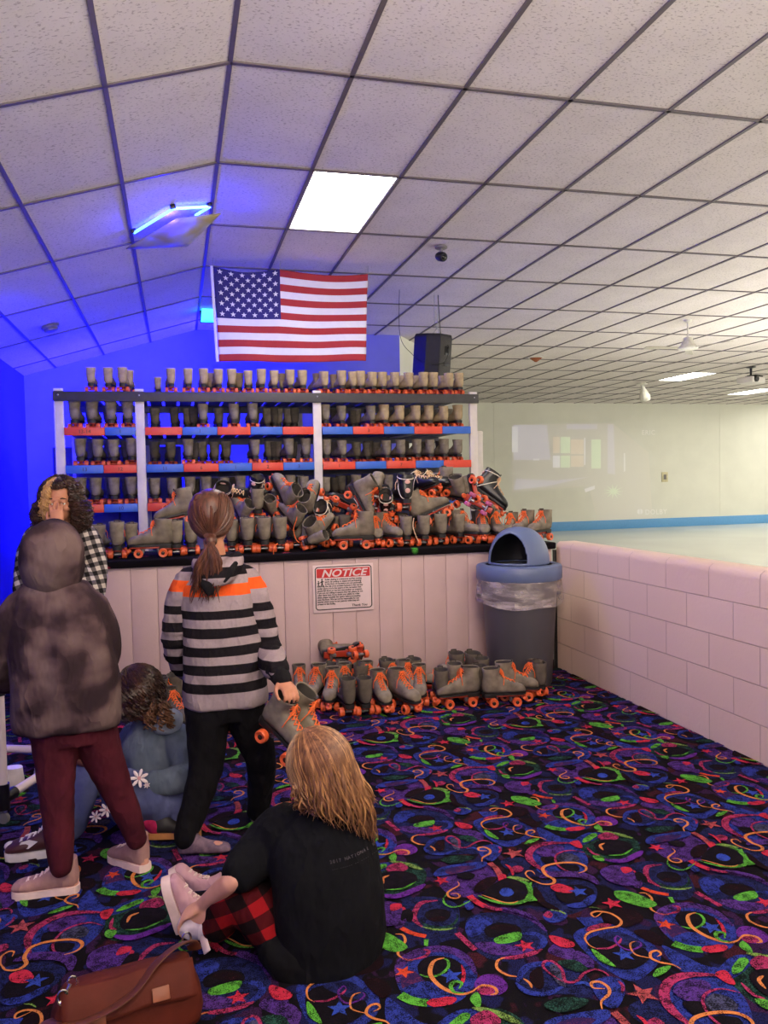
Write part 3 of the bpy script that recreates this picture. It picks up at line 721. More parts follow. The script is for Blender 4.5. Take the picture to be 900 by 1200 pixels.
# ---------------------------------------------------------------- the rack
YR = 7.4; DR = 1.15
M_redb = mat('red size board', (214, 66, 44), .45, var=.06); M_blueb = mat('blue size board', (44, 96, 186), .45, var=.06)
M_beam = mat('dark grey beam', (54, 52, 54), .5); M_slat = mat('grey shelf slat', (88, 86, 96), .55, var=.12, sc=8); M_post = mat('white rack post', (206, 198, 188), .5, var=.08, sc=9)
rack = thing('skate_rack', 'tall slatted rack of white posts with red and blue shelf edges', 'rack', (.95, YR, 0)); RO = V(.95, YR, 0)
PX = [-.967, -.296, 1.297, 2.858]
for xi, x in enumerate(PX):
    for yy, m in ((0, M_post), (DR, M_post)):
        b = MB(); b.bbox((x, YR+yy+.02, 1.185), (.078, .04, 2.37), .004); b.off(RO).build('post', m, rack)
LEV = [2.345, 2.03, 1.70, 1.355]             # height of the front lip at each shelf
ZT = [z-.018 for z in LEV]
ZT[0] = 2.342
sh_top = ZT
bays = [(PX[0]+.04, PX[1]-.04), (PX[1]+.04, PX[2]-.04), (PX[2]+.04, PX[3]-.04)]
for li, z in enumerate(ZT):
    b = MB(); x = PX[0]+.03; k = 0
    while x < PX[3]-.05:
        skip = (li == 1 and k == 24)
        b.bbox((x+.055, YR+.06+DR/2, z-.011), (.112, DR-.06, .022), .003); x += .142; k += 1
    for yy in (DR-.04,): b.box(((PX[0]+PX[3])/2, YR+yy, z-.05), (PX[3]-PX[0], .035, .075))
    b.off(RO).build('shelf', M_slat, rack, smooth=False)
o_ = MB().bbox((2.36, YR+.07+DR/2, ZT[1]-.0245), (.14, DR-.1, .004), .001).off(RO).build('reflection_slat', M_white, rack); o_['label'] = 'pale strip for the reflection under a shelf'  # pale board paints in the light reflected on the shelf underside
b = MB(); b.bbox(((PX[0]+PX[3])/2, YR-.012, 2.30), (PX[3]-PX[0]+.09, .025, .088), .003); tb = b.off(RO).build('top_beam', M_beam, rack)
for x in PX: MB().ell((x, YR-.026, 2.31), (.008, .004, .008), 8, 4).off(RO).build('bolt', M_steel, tb)
def sizeboard(z, xa, xb, col, num=None):
    b = MB(); b.bbox(((xa+xb)/2, YR-.012, z-.036), (xb-xa-.003, .022, .072), .003)
    o = b.off(RO).build('size_board', M_redb if col == 'r' else M_blueb, rack); o['label'] = 'red size board' if col == 'r' else 'blue size board'
    if num:
        M = Matrix.Translation(V((xa+xb)/2, YR-.0245, z-.052)-RO) @ Matrix.Rotation(pi/2, 4, 'X')
        text_mb(num, .045, M, .0005, 'CENTER').build('size_number', M_sole, o, smooth=False)
ROWS = {1: [[(68, 120, 'r', '13-14'), (120, 160, 'b', '1')], [(167, 210, 'r', None), (210, 251, 'b', '1'), (251, 291, 'r', None), (291, 330, 'b', None), (330, 369, 'r', None)], [(376, 411, 'b', None), (411, 447, 'r', '3'), (447, 483, 'b', None), (483, 517, 'r', None), (517, 552, 'b', None)]],
        2: [[(76, 121, 'b', '13'), (121, 161, 'r', '12')], [(169, 212, 'b', '11'), (212, 253, 'r', '6'), (253, 293, 'b', '1'), (293, 331, 'r', '2'), (331, 370, 'b', '3')], [(376, 413, 'r', '1'), (413, 449, 'b', None), (449, 484, 'r', '7'), (484, 518, 'b', None), (518, 552, 'r', None)]],
        3: [[(80, 123, 'r', None), (123, 163, 'b', '10')], [(170, 212, 'r', '8'), (212, 253, 'b', None), (253, 293, 'r', None), (293, 331, 'b', None), (331, 370, 'r', None)], [(376, 413, 'b', None), (413, 449, 'r', None), (449, 484, 'b', None), (484, 518, 'r', None), (518, 552, 'b', None)]]}
for li, bl in ROWS.items():
    for bi, row in enumerate(bl):
        n = len(row); xa, xb = bays[bi]
        tot = row[-1][1]-row[0][0]
        for (p0, p1, c, num) in row:
            sizeboard(LEV[li], xa+(p0-row[0][0])/tot*(xb-xa), xa+(p1-row[0][0])/tot*(xb-xa), c, num)
ORD = 'first second third fourth fifth sixth seventh eighth ninth tenth eleventh twelfth thirteenth fourteenth fifteenth sixteenth seventeenth eighteenth nineteenth twentieth'.split()
BAYN = ['narrow bay', 'middle bay', 'speaker-side bay']; SHN = ['top shelf', 'second shelf', 'third shelf', 'lowest shelf']
# pixel x of each heel, row by row; d = a dark one set back, y = set back in a second line
SK = {0: [['106t', '126t', '143t', '151y'], ['185k', '201t', '221t', '239t', '247y', '257t', '272t', '281y', '291t', '307t', '322t', '332y', '341t', '356t', '364d'],
          ['374y', '382t', '393y', '402t', '415t', '425t', '432y', '439t', '451t', '459y', '465t', '473y', '482t', '491y', '499t', '511t', '522y', '529t', '540t']],
      1: [['86g', '107g', '130g', '150g'], ['182d', '220d', '238g', '257d', '275g', '297g', '314d', '327d', '338d'], ['383g', '402g', '420d', '437g', '453t', '471t', '490t', '505t', '523t', '539t', '480d', '514d', '531d']],
      2: [['94g', '114g', '133g', '154g'], ['201d', '221g', '237d', '252d', '266d', '300g', '316d', '326d', '340g', '359g'], ['384g', '403g', '420d', '432d', '444d', '455g', '472g', '491g', '506g', '523g', '539g']],
      3: [['94g', '112g', '134g', '154g'], ['182g', '202g', '223g', '242g', '264g', '283g', '303g', '321g', '341g', '358g'], ['384g', '402d', '420g', '438g', '457g', '475d', '539g']]}
rnd = random.Random(3)
for li in range(4):
    for bi in range(3):
        xs = sorted(SK[li][bi], key=lambda q: int(q[:-1])); cnt = 0
        for q in xs:
            px, fl = int(q[:-1]), q[-1]
            yo = {'t': .02, 'g': .03, 'k': .3, 'd': .45, 'y': .22}[fl]+rnd.uniform(0, .03)
            Y = YR+yo; yq = {0: 450, 1: 490, 2: 535, 3: 580}[li]
            x = W(px, yq, Y).x
            lo, hi = bays[bi]; x = min(max(x, lo+.03), hi-.03)
            kind = 'tan_simple' if li == 0 or fl == 't' else 'grey_simple'
            sc = ((.98, .93, .89)[bi] if li else .85)*rnd.uniform(.96, 1.03)*(.82 if fl == 'k' else 1)
            yaw = 90+rnd.uniform(-7, 7)+(10 if bi == 2 else 0)
            b0 = Vector((x, Y, sh_top[li]))
            nm = ('tan' if kind[0] == 't' else 'grey')
            lab_ = f"{nm} roller skate on the rack's {SHN[li]}, {BAYN[bi]}, {ORD[cnt]} from the blue wall side"; cnt += 1
            R = rotm(yaw); skate(kind, b0+R @ V(.14*sc, 0, 0), yaw, 0, 0, sc, lab_, f"skates on the rack's {SHN[li]}")
gaps = {1: [(168, 178), (212, 219), (243, 252), (262, 270), (346, 371), (366, 372)], 2: [(243, 292), (204, 214), (404, 415)], 3: [(100, 104)]}
for li in (1, 2, 3):
    for bi in range(3):
        (a0, a1) = ((82, 158), (176, 366), (384, 546))[bi]; px = a0+6; cnt = 0
        while px < a1:
            if not any(g0 <= px <= g1 for g0, g1 in gaps[li]):
                Y = YR+.58; x = W(px, {1: 490, 2: 535, 3: 580}[li], Y).x; lo, hi = bays[bi]
                if lo+.04 < x < hi-.04:
                    skate('dark_simple', V(x, Y, sh_top[li]), 90+rnd.uniform(-9, 9), 0, 0, (.97, .92, .88)[bi]*rnd.uniform(.95, 1.05), f"shade-darkened skate, back line of the rack's {SHN[li]}, {BAYN[bi]}, {ORD[cnt]} from blue wall", f"back-line skates on the rack's {SHN[li]}"); cnt += 1
            px += (20.5, 23, 20.5)[bi]
# ---------------------------------------------------------------- skates piled on the counter
ZC = 1.0015
CG = 'skates piled on the counter'
def onc(kind, px, Y, yaw, sc, label, pitch=0, roll=0, z=ZC, py=640):
    x = W(px, py, Y).x; skate(kind, V(x, Y, z), yaw, pitch, roll, sc, label, CG)
def heap(kind, px, py, Y, yaw, pitch, roll, sc, label):
    skate(kind, W(px, py, Y), yaw, pitch, roll, sc, label, CG, True)
onc('grey', 119, 6.02, 84, .92, 'grey skate heel-out on the counter beside the plaid sleeve')
onc('grey', 138, 5.93, 92, 1.0, 'large grey skate heel-out on the counter, just past the plaid sleeve')
onc('grey', 155, 6.08, 90, .92, 'grey skate heel-out on the counter behind the toe of the side-on skate')
onc('grey', 177, 5.84, 180, 1.04, 'grey side-on skate with orange laces at the counter front, below an upturned skate')
onc('grey', 206, 5.96, 92, .98, 'grey skate heel-out on the counter under the wheels of a lying skate')
onc('grey', 224, 6.0, 90, .95, 'grey skate heel-out on the counter, half hidden by the ponytailed child')
onc('grey', 271, 5.98, 88, .95, 'grey skate heel-out on the counter, nearest the right of the ponytail')
onc('grey', 289, 5.93, 90, 1.0, 'grey skate heel-out on the counter, left one of three matching heels')
onc('grey', 308, 5.93, 92, 1.0, 'grey skate heel-out on the counter, middle of three matching heels')
onc('grey', 327, 5.92, 90, 1.0, 'grey skate heel-out on the counter above the hanging orange lace')
heap('grey', 205, 597, 6.02, 180, -12, 8, 1.05, 'grey skate lying across the heels, toe towards the curly-haired woman')
heap('black', 273, 577, 6.15, 0, -8, 75, 1.0, 'black skate lying on its side behind the ponytailed head, orange stop outward')
heap('black', 303, 574, 6.2, 60, 10, 20, .95, 'black skate with a white strap tilted on the heap top near the hanging laces')
heap('grey', 300, 590, 6.12, 92, 4, 0, .95, 'grey skate heel-out standing on the three matching heels')
heap('grey', 281, 593, 6.1, 112, 48, 10, .85, 'small grey boot tipped back with its opening showing, next to the ponytail')
heap('grey', 313, 591, 6.15, 120, 30, -30, .85, 'grey boot wedged under the orange-laced pair of open boots')
heap('grey', 333, 573, 6.05, 122, 60, 0, 1.0, 'grey boot tipped open towards the room, left of the open pair')
heap('grey', 364, 580, 6.05, 62, 58, 0, 1.0, 'grey boot tipped open towards the room, beside the right-hand rack post')
heap('grey', 340, 601, 5.98, 122, 42, 0, .88, 'small grey boot tipped open below the pair of open boots')
onc('grey', 346, 6.15, 90, .92, 'grey skate in shadow standing behind the small tipped boot')
onc('grey', 356, 5.9, 60, .82, 'low grey skate on the counter edge under the tipped boots', roll=70, z=ZC+.05)
heap('grey', 376, 616, 5.92, 38, 42, 10, 1.0, 'grey boot tipped back with its opening up, orange toe laces beside it')
heap('black', 383, 596, 6.1, 60, 48, 0, 1.0, 'black skate open towards the room with tan laces, beside the tipped grey boot')
heap('black', 404, 588, 6.15, 170, 25, 60, .95, 'black skate with pale oval patches lying behind the large side-on skate')
onc('grey', 415, 5.83, 176, 1.08, 'large grey side-on skate with orange laces in the middle of the counter front')
heap('grey', 428, 583, 5.95, -28, -62, 0, 1.0, 'grey skate standing on its toe above the large side-on skate')
heap('grey', 441, 578, 6.1, 80, -40, 10, .92, 'grey skate nose-down behind the one standing on its toe')
onc('grey', 441, 5.95, -98, .94, 'grey skate toe-out with a dark boot leaning behind, narrower of a pair')
onc('grey', 455, 5.92, -68, 1.02, 'grey skate turned toe-out to the right, below the black open boots')
heap('black', 451, 583, 6.05, 78, 48, 0, 1.0, 'black boot with pink oval patches, tipped open in the heap middle')
heap('black', 457, 598, 6.08, -95, 20, -10, .95, 'black skate under another black boot in the heap middle')
heap('black', 471, 577, 6.0, 90, 2, 0, 1.12, 'tall black skate standing heel-out with two oval patches on its back')
onc('grey', 473, 5.93, 90, .90, 'grey skate heel-out at the counter front under the tall black skate')
onc('grey', 493, 5.91, 92, .92, 'grey skate heel-out at the counter front with a pale lace hanging down')
onc('grey', 513, 5.95, 90, .95, 'grey skate heel-out at the counter front below the toe of a lying skate')
heap('grey', 502, 592, 5.93, 8, 20, -12, 1.12, 'grey skate lying toe up to the right across three heels, orange laces on top')
heap('black', 496, 566, 6.1, -60, 15, 20, .95, 'black skate with white trim on top of the heap, left of two')
heap('black', 510, 565, 6.12, -50, 10, 35, .95, 'black skate with white trim on top of the heap, right of two')
heap('grey', 519, 566, 6.2, 92, 0, 0, 1.0, 'grey skate heel-out standing highest on the heap')
heap('grey', 530, 574, 6.1, 110, 8, -22, .98, 'grey skate leaning over at the heap top beside the highest heel')
heap('grey', 550, 577, 6.0, 120, -105, 0, .98, 'grey skate upside down with its wheels in the air')
heap('black', 577, 577, 6.1, -20, -38, -10, 1.12, 'dark skate sliding toe-down at the rink end of the heap')
heap('purple', 562, 591, 5.92, 150, 30, 95, .9, 'skate with pinkish purple wheels turned outward in the heap')
onc('grey', 532, 6.0, 100, .92, 'grey skate in shadow behind the laced skates at the rink side')
onc('grey', 545, 5.93, -62, 1.02, 'grey skate toe-out, loose yellowish laces, under the upside-down skate', z=ZC)
onc('grey', 566, 5.9, -106, 1.0, 'grey skate toe-out towards the left, under the purple wheels')
onc('grey', 582, 5.9, -100, .98, 'grey skate toe-out below the dark sliding skate')
onc('grey', 598, 5.93, -128, .9, 'grey skate toe-out with a ring of orange lace hanging at its toe')
onc('grey', 613, 5.9, -145, .96, 'grey skate turned toe to the left, second from the rink end')
onc('grey', 633, 5.86, -148, .96, 'grey skate turned toe to the left, at the rink end of the counter')
for k, (px, Y) in enumerate(((388, 6.12), (402, 6.1), (468, 6.2), (484, 6.18), (503, 6.2), (521, 6.22), (318, 6.2), (300, 6.18), (556, 6.15), (572, 6.15), (276, 6.2), (374, 6.2))):
    onc('dark_simple', px, Y, 90, .95, 'dark skate in the second line of the counter heap, behind '+['the large side-on skate', 'the oval-patched boots', 'the tall black skate', 'the lace-hung heel', 'the lying skate', 'the highest heel', 'the middle matching heel', 'the left matching heel', 'the upside-down skate', 'the dark sliding skate', 'the ponytailed head', 'the tipped grey boot'][k])
# laces hanging over the counter front
def lace(px0, py0, Y, pts, label, m=M_lace, r=.0032):
    b = MB(); P = [W(px0+dx, py0+dy, Y+dz) for dx, dy, dz in pts]; o = P[0].copy()
    b.tube(cr(P, 5), r, 6); b.off(o); q = b.build('shoelace', m, loc=o); prop(q, label, 'shoelace')
lace(326, 636, 5.80, [(0, 0, 0), (-3, 3, -.06), (-5, 6, -.115), (-5.5, 12, -.115), (-5, 20, -.113)], 'orange lace hanging over the counter front below three matching heels')
lace(626, 630, 5.76, [(0, 0, 0), (-2, 5, -.06), (-2.5, 9, -.075), (-2, 15, -.075)], 'short orange lace hanging over the counter edge near the rink end')
lace(485, 607, 5.80, [(0, 0, 0), (-1, 10, -.02), (2, 20, -.03), (5, 27, -.03)], 'pale lace dangling down the heels under the lying skate', M_lacew)
lace(347, 592, 5.88, [(0, 0, 0), (1, 14, -.02), (-3, 28, -.03), (0, 40, -.05), (4, 44, -.06)], 'long tan-orange lace dangling from the open boots', M_lace)
# ---------------------------------------------------------------- skates on the carpet
FGp = 'skates left on the carpet by the counter'
def onf(kind, px, py, yaw, sc, label, pitch=0, roll=0, z=.003, bx=None):
    p = onz(px, py, 0); p.y = min(p.y, bx or 5.48); p.z = z; skate(kind, p, yaw, pitch, roll, sc, label, FGp)
onf('grey', 352, 822, -95, .92, 'grey skate on the carpet, furthest from the bin, toe-out')
onf('grey', 370, 826, -118, 1.0, 'grey skate on the carpet turned toe to the left, below the upset skate')
onf('grey', 389, 830, -108, .98, 'grey skate on the carpet, toe-out behind two dark heels')
onf('grey', 405, 822, -95, .95, 'grey skate with loose orange bow, toe-out between two dark heels')
onf('dark', 405, 836, 92, .95, 'dark skate heel-out on the carpet, left of the front two heels')
onf('dark', 424, 835, 92, .95, 'dark skate heel-out on the carpet, right of the front two heels')
onf('dark', 421, 818, 88, .98, 'dark tall heel standing behind the front two heels on the carpet')
onf('grey', 433, 822, -88, 1.0, 'grey skate toe-out behind the gap of the front heels on the carpet')
onf('grey', 447, 833, -90, .98, 'grey skate facing straight out at the front of the carpet pile')
onf('dark', 450, 812, 90, .98, 'dark heel at the back of the carpet pile below the notice')
onf('grey', 461, 818, -100, .95, 'grey skate with pale laces behind the straight-facing skate on the carpet')
onf('grey', 474, 833, -72, 1.02, 'grey skate turned toe to the right with a long pale trailing lace')
onf('dark', 481, 812, 92, 1.0, 'wide dark heel at the back of the carpet pile, right of the notice')
onf('grey', 480, 820, -80, 1.0, 'grey skate with bright orange laces behind the trailing lace')
onf('grey', 492, 824, -105, .95, 'grey skate toe-out at the rink end of the laced carpet group')
onf('dark', 384, 812, 85, .95, 'dark heel at the back of the carpet pile under the upset skate')
onf('dark', 398, 811, 95, .95, 'dark heel at the back of the carpet pile under the tipped-up skate')
onf('grey', 391, 800, 0, .95, 'skate lying on its side on top of the carpet pile, wheels outward', roll=-80, z=.27)
onf('dark', 409, 796, -80, .9, 'skate tipped up on the carpet pile showing the sole, beside the upset one', pitch=70, z=.2)
onf('grey', 503, 818, 150, .9, 'grey skate fallen over between the two carpet groups', roll=55, z=.03)
onf('dark', 516, 824, 78, .95, 'dark heel next to the fallen skate on the carpet')
onf('grey', 531, 818, 80, 1.0, 'grey heel with an orange lace behind the left-facing carpet skate')
onf('dark', 531, 806, 88, 1.05, 'tall dark boot at the back, left of the two tallest by the bin')
onf('dark', 549, 806, 92, 1.05, 'tall dark boot at the back, right of the two tallest by the bin')
onf('grey', 538, 828, 180, 1.0, 'grey side-on skate on the carpet facing left, in front of two tall boots')
onf('dark', 556, 819, 100, .95, 'dark heel just behind the left-facing carpet skate')
onf('dark', 562, 811, 80, 1.0, 'dark boot in shadow between the tall boots and the bin')
onf('grey', 590, 827, -8, .98, 'grey side-on skate on the carpet facing right, in front of the bin')
onf('grey', 600, 817, -22, 1.0, 'grey skate facing right behind the side-on one, against the bin', bx=4.97)
onf('dark', 610, 812, -150, .95, 'dark skate with orange laces facing left, against the bin', bx=4.99)
onf('dark', 627, 813, 88, .92, 'dark heel on the carpet nearest the low block wall')
onf('dark', 196, 838, 60, 1.0, 'dark open boot on the carpet beside the seated curly-haired child')
onf('dark', 206, 858, -60, 1.0, 'skate with an orange wheel between the seated child and the striped hoodie')
onf('dark', 203, 822, 100, .98, 'dark boot behind the seated curly-haired child, nearest the counter')
onf('dark', 282, 862, -80, .9, 'skate seen between the legs of the child in the striped hoodie')
lace(462, 832, 4.98, [(0, 0, 0), (3, 8, 0), (14, 10, 0), (30, 8, -.02)], 'long pale lace trailing on the carpet in front of the pile', M_lacew)
# ---------------------------------------------------------------- dome-lidded bin
def bin_mat(name, c):
    t = NT(name); n = t.noise(90, 3); m = t.noise(3, 3); t.color(t.ramp(m, [(.3, srgb(tuple(int(x*.92) for x in c))), (.7, srgb(c))])); t.bump(n, .15, .003); t.set(.42); return t.mat
M_bin = bin_mat('grey bin plastic', (84, 82, 86)); M_lid = bin_mat('blue grey lid plastic', (98, 114, 150))
BC = V(2.41, 5.38, 0)
tb = thing('trash_can', 'round grey bin with a blue domed lid and clear liner in the corner', 'trash can', BC); tb.scale = (.935, .935, 1)
b = MB(); b.lathe([(.001, .004), (.235, .004), (.245, .02), (.295, .76), (.300, .80), (.285, .80), (.28, .76), (.24, .05), (.001, .05)], n=48)
for k in range(2):
    a = k*pi; R = Matrix.Rotation(a, 3, 'Z'); b.bbox(R @ V(.31, 0, .66), (.05, .12, .03), .008, R=R)
b.build('body', M_bin, tb)
b = MB(); b.lathe([(.285, .775), (.325, .775), (.333, .785), (.333, .865), (.325, .878), (.30, .884), (.27, .886), (.26, .88), (.285, .86)], n=48); b.build('lid_rim', M_lid, tb)
# dome with an arched opening facing the room
RD = .240; HD = .27; OD = -2.48
b = MB(); nu, nv = 160, 56; idx = {}
def inside(a, t):
    da = (a-OD+pi) % (2*pi)-pi; z = sin(t)
    return .08 < z < .86 and abs(da) < .74*sqrt(max(0, 1-(z/.86)**4))
vs = []; fs = []
for k in range(nv+1):
    t = pi/2*k/nv
    for j in range(nu):
        a = 2*pi*j/nu; r = RD*cos(t)**.8 if t < pi/2-1e-6 else .0; vs.append(V(r*cos(a), r*sin(a), .882+HD*sin(t)))
for k in range(nv):
    for j in range(nu):
        if inside(2*pi*(j+.5)/nu, pi/2*(k+.5)/nv): continue
        fs.append((k*nu+j, k*nu+(j+1) % nu, (k+1)*nu+(j+1) % nu, (k+1)*nu+j))
us = sorted({i for f in fs for i in f}); mp_ = {i: k for k, i in enumerate(us)}; b.add([vs[i] for i in us], [tuple(mp_[i] for i in f) for f in fs]); o = b.build('dome', [M_lid, M_black], tb); q = o.modifiers.new('t', 'SOLIDIFY'); q.thickness = .012; q.offset = -1; q.material_offset = 1; q.material_offset_rim = 0  # black inner faces put the dome's inside shade into the colour
q = o.modifiers.new('s', 'SMOOTH'); q.iterations = 8; q.factor = .5
b = MB(); b.lathe([(.001, .70), (.262, .70), (.262, .879), (.258, .879), (.255, .71), (.001, .71)], n=32); b.build('inner_bag', mat('dark bag inside', (16, 15, 16), .7), tb)
def liner_mat():
    t = NT('clear plastic liner'); n = t.noise(7, 4, stretch=(.8, .8, 3.2), rough=.6); t.color(srgb((226, 214, 212))); t.b.inputs['Alpha'].default_value = .5
    f = t.ramp(n, [(.38, (.12, .12, .12)), (.66, (.5, .5, .5))]); t.L(f, t.b.inputs['Alpha']); t.bump(n, .8, .02); t.set(.22, spec=.6); return t.mat
b = MB(); R = []; n = 96
for (r, z, am, dr) in ((.315, .80, .001, 0), (.326, .775, .003, 0), (.330, .72, .006, .01), (.333, .68, .008, .02), (.333, .645, .009, .03), (.326, .625, .009, .035), (.316, .63, .008, .035), (.308, .65, .006, .03)):
    ring = []
    for j in range(n):
        a = 2*pi*j/n; w = noise.noise(V(cos(a)*6, sin(a)*6, z*5))+.6*noise.noise(V(cos(a)*17, sin(a)*17, z*3))
        sag = dr*(.55+.8*noise.noise(V(cos(a)*1.3+3, sin(a)*1.3, 0))+.5*cos(a+1.9))
        ring.append(V((r+am*w*1.6)*cos(a), (r+am*w*1.6)*sin(a), z-sag))
    R.append(ring)
b.loft(R, cap=False); b.build('liner', liner_mat(), tb)
# ---------------------------------------------------------------- notice
M_signw = mat('white sign', (226, 206, 206), .5, var=.02); M_signr = mat('red sign band', (196, 30, 34), .5, var=.03); M_ink = mat('black ink', (16, 14, 16), .6)
SX, SZ0 = (.937, 1.388), (.558, .905)
sg = thing('notice_sign', 'white notice sign with a red heading on the pale counter front', 'sign', (SX[0], YF-.004, SZ0[0]))
SW, SHH = SX[1]-SX[0], SZ0[1]-SZ0[0]; RX90 = Matrix.Rotation(pi/2, 4, 'X')
def rr(x0, z0, x1, z1, r, y, n=6):
    P = []
    for (cx, cz, a0) in ((x1-r, z1-r, 0), (x0+r, z1-r, pi/2), (x0+r, z0+r, pi), (x1-r, z0+r, 1.5*pi)):
        for k in range(n+1): P.append(V(cx+r*cos(a0+pi/2*k/n), y, cz+r*sin(a0+pi/2*k/n)))
    return P
def plate2(b, P, P2=None):
    """flat sheet facing -y (P), or a frame between two loops"""
    if P2 is None: b.add(P, [tuple(range(len(P)))[::-1]])
    else:
        n = len(P); b.add(P+P2, [(i, n+i, n+(i+1) % n, (i+1) % n) for i in range(n)])
b = MB(); b.bbox((SW/2, .002, SHH/2), (SW, .004, SHH), .001); b.build('board', M_signw, sg)
b = MB(); plate2(b, rr(.015, .018, SW-.012, SHH-.012, .024, -.0015), rr(.022, .025, SW-.019, SHH-.019, .018, -.0015)); b.build('border', M_ink, sg, smooth=False)
b = MB(); plate2(b, rr(.027, SHH-.094, SW-.026, SHH-.027, .008, -.0015)); bd = b.build('heading_band', M_signr, sg, smooth=False)
text_mb('NOTICE', .0745, Matrix.Translation(V(SW/2+.002, -.003, SHH-.087)) @ RX90, .0004, 'CENTER', .28, 1.22, .0018).build('heading_text', M_signw, bd, smooth=False)
body = ['Roller skating is a strenuous and fast moving', 'sport. By putting on skates and participating', 'in this form of recreation you are personally',
        'assuming the risk of an accident because in this and any', 'similar sport, it is in the nature of the recreation that', 'people fall down or run into one another on occasion.',
        'If you are not willing to assume that risk, please do not', 'roller skate here. If you doubt your ability to roller', 'skate, please consider the option before proceeding', 'onto the floor. We can not be responsible for any', 'injuries which occur to our patrons while they are', 'present in this facility.']
tm = MB()
for k, ln in enumerate(body):
    x = .088 if k < 3 else .03
    q = text_mb(ln, .0165, Matrix.Translation(V(x, -.002, SHH-.112-k*.0162)) @ RX90, .0003, 'LEFT', 0, .92, .0006); tm.add(q.v, q.f)
tm.build('body_text', M_ink, sg, smooth=False)
text_mb('Thank You', .024, Matrix.Translation(V(SW-.05, -.002, .035)) @ RX90, .0003, 'RIGHT', .1, 1.1, .0006).build('closing_text', M_ink, sg, smooth=False)
b = MB()
for (x, z, s_) in ((.04, SHH-.158, .8), (.066, SHH-.158, 1.05)):        # two little skating figures
    c = lambda dx, dz: V(x+dx*s_, -.002, z+dz*s_)
    b.lathe([(.0001, -.0006), (.006*s_, -.0006), (.006*s_, .0006), (.0001, .0006)], c(0, .05), 10, R=Matrix.Rotation(pi/2, 3, 'X'))
    for P, r in (([c(0, .043), c(0, .02)], .006), ([c(0, .02), c(-.009, .003)], .0035), ([c(0, .02), c(.010, .004)], .0035), ([c(0, .038), c(-.014, .028)], .0025), ([c(0, .038), c(.015, .034)], .0025)):
        b.tube(P, r*s_, 6, flat=.2, up=(0, 1, 0))
b.build('figures', M_ink, sg)
# ---------------------------------------------------------------- flag
M_fr = mat('flag red cloth', (150, 36, 44), .85, var=.05, bump=.2, bsc=500); M_fw = mat('flag white cloth', (200, 198, 210), .85, var=.03, bump=.2, bsc=500); M_fb = mat('flag blue cloth', (34, 30, 100), .85, var=.05, bump=.2, bsc=500)
FY = 7.42; p00, p10, p01, p11 = W(250, 312, FY), W(431.5, 321, FY), W(257, 424, FY), W(428, 424, FY)
def fpt(u, v, off=0.0):
    p = (p00*(1-u)+p10*u)*(1-v)+(p01*(1-u)+p11*u)*v
    p.z -= .055*(1-v)*(sin(pi*min(1, u/.40))*.7 if u < .4 else sin(pi*(u-.4)/.6)*.55)*(1-v)
    p.z += .010*sin(7*u+1)*v*(1-.6*v)
    p.y += .014*sin(9*u+3*v)+.010*sin(17*u-6*v+1)*v+.02*sin(5*v)*u-off
    return p
fl = thing('flag', 'american flag hanging from the ceiling above the skate rack', 'flag', p00)
b = MB(); nu, nv = 60, 52
for i in range(nu+1):
    for j in range(nv+1): b.v.append(tuple(fpt(i/nu, j/nv)-p00))
for i in range(nu):
    for j in range(nv):
        st = int(j/nv*13+1e-6); m = 0 if st % 2 == 0 else 1
        if (i+.5)/nu < .425 and st < 7: m = 2
        b.f.append((i*(nv+1)+j, i*(nv+1)+j+1, (i+1)*(nv+1)+j+1, (i+1)*(nv+1)+j)); b.m.append(m)
o = b.build('cloth', [M_fr, M_fw, M_fb], fl); q = o.modifiers.new('t', 'SOLIDIFY'); q.thickness = .002
b = MB()
for r in range(9):
    for c in range(6 if r % 2 == 0 else 5):
        u = .425*((c+.5)/6+(r % 2)*.5/6)*.98+.004; v = 7/13*((r+.7)/9.5)
        P = []
        for i in range(10):
            a = pi/2+pi*i/5; rad = 1 if i % 2 == 0 else .4
            P.append(fpt(u+cos(a)*rad*.0185, v-sin(a)*rad*.031, .004)-p00)
        b.add(P+[fpt(u, v, .004)-p00], [(i, (i+1) % 10, 10) for i in range(10)])
b.build('stars', M_fw, fl, smooth=False)
b = MB(); b.tube([fpt(-.012, v/10)-p00 for v in range(11)], .012, 8, flat=.25, up=(0, 1, 0)); b.build('hem', M_fw, fl)
b = MB()
for u in (0, .42, 1): p = fpt(u, 0)-p00; b.tube([p, V(p.x, p.y, CEILZ-.012-p00.z)], .0025, 6)
b.build('pins', M_steel, fl)
# ---------------------------------------------------------------- loudspeaker
M_spk = mat('black speaker shell', (34, 33, 36), .45, var=.1, bump=.3, bsc=300); M_spg = mat('dark speaker grille', (56, 54, 54), .6, bump=.6, bsc=600)
SP = W(508, 420, 8.55)
sp = thing('loudspeaker', 'black loudspeaker hung from the ceiling over the rack by the rink', 'speaker', SP, (radians(6), radians(0), radians(30)))
H = .52; b = MB()
def spk_sec(k): return [V(x*k, y*k, 0) for x, y in ((-.10, -.17), (.10, -.17), (.17, -.03), (.17, .15), (-.17, .15), (-.17, -.03))]
rg = []
for z, k in ((-H/2, .93), (-H/2+.012, .97), (-H/2+.04, 1), (H/2-.04, 1), (H/2-.012, .97), (H/2, .93)): rg.append([p+V(0, 0, z) for p in spk_sec(k)])
b.loft(rg); b.build('cabinet', M_spk, sp, sharp=25)
b = MB(); b.bbox((0, -.172, 0), (.19, .012, .46), .006); b.build('grille', M_spg, sp)
b = MB(); n = Matrix.Rotation(radians(0), 3, 'Z'); c = V(.02, -.178, .03)
for (dz, h, w) in ((.05, .10, .075), (-.10, .035, .09)): b.bbox(c+V(0, 0, dz), (w, .012, h), .005, R=n)
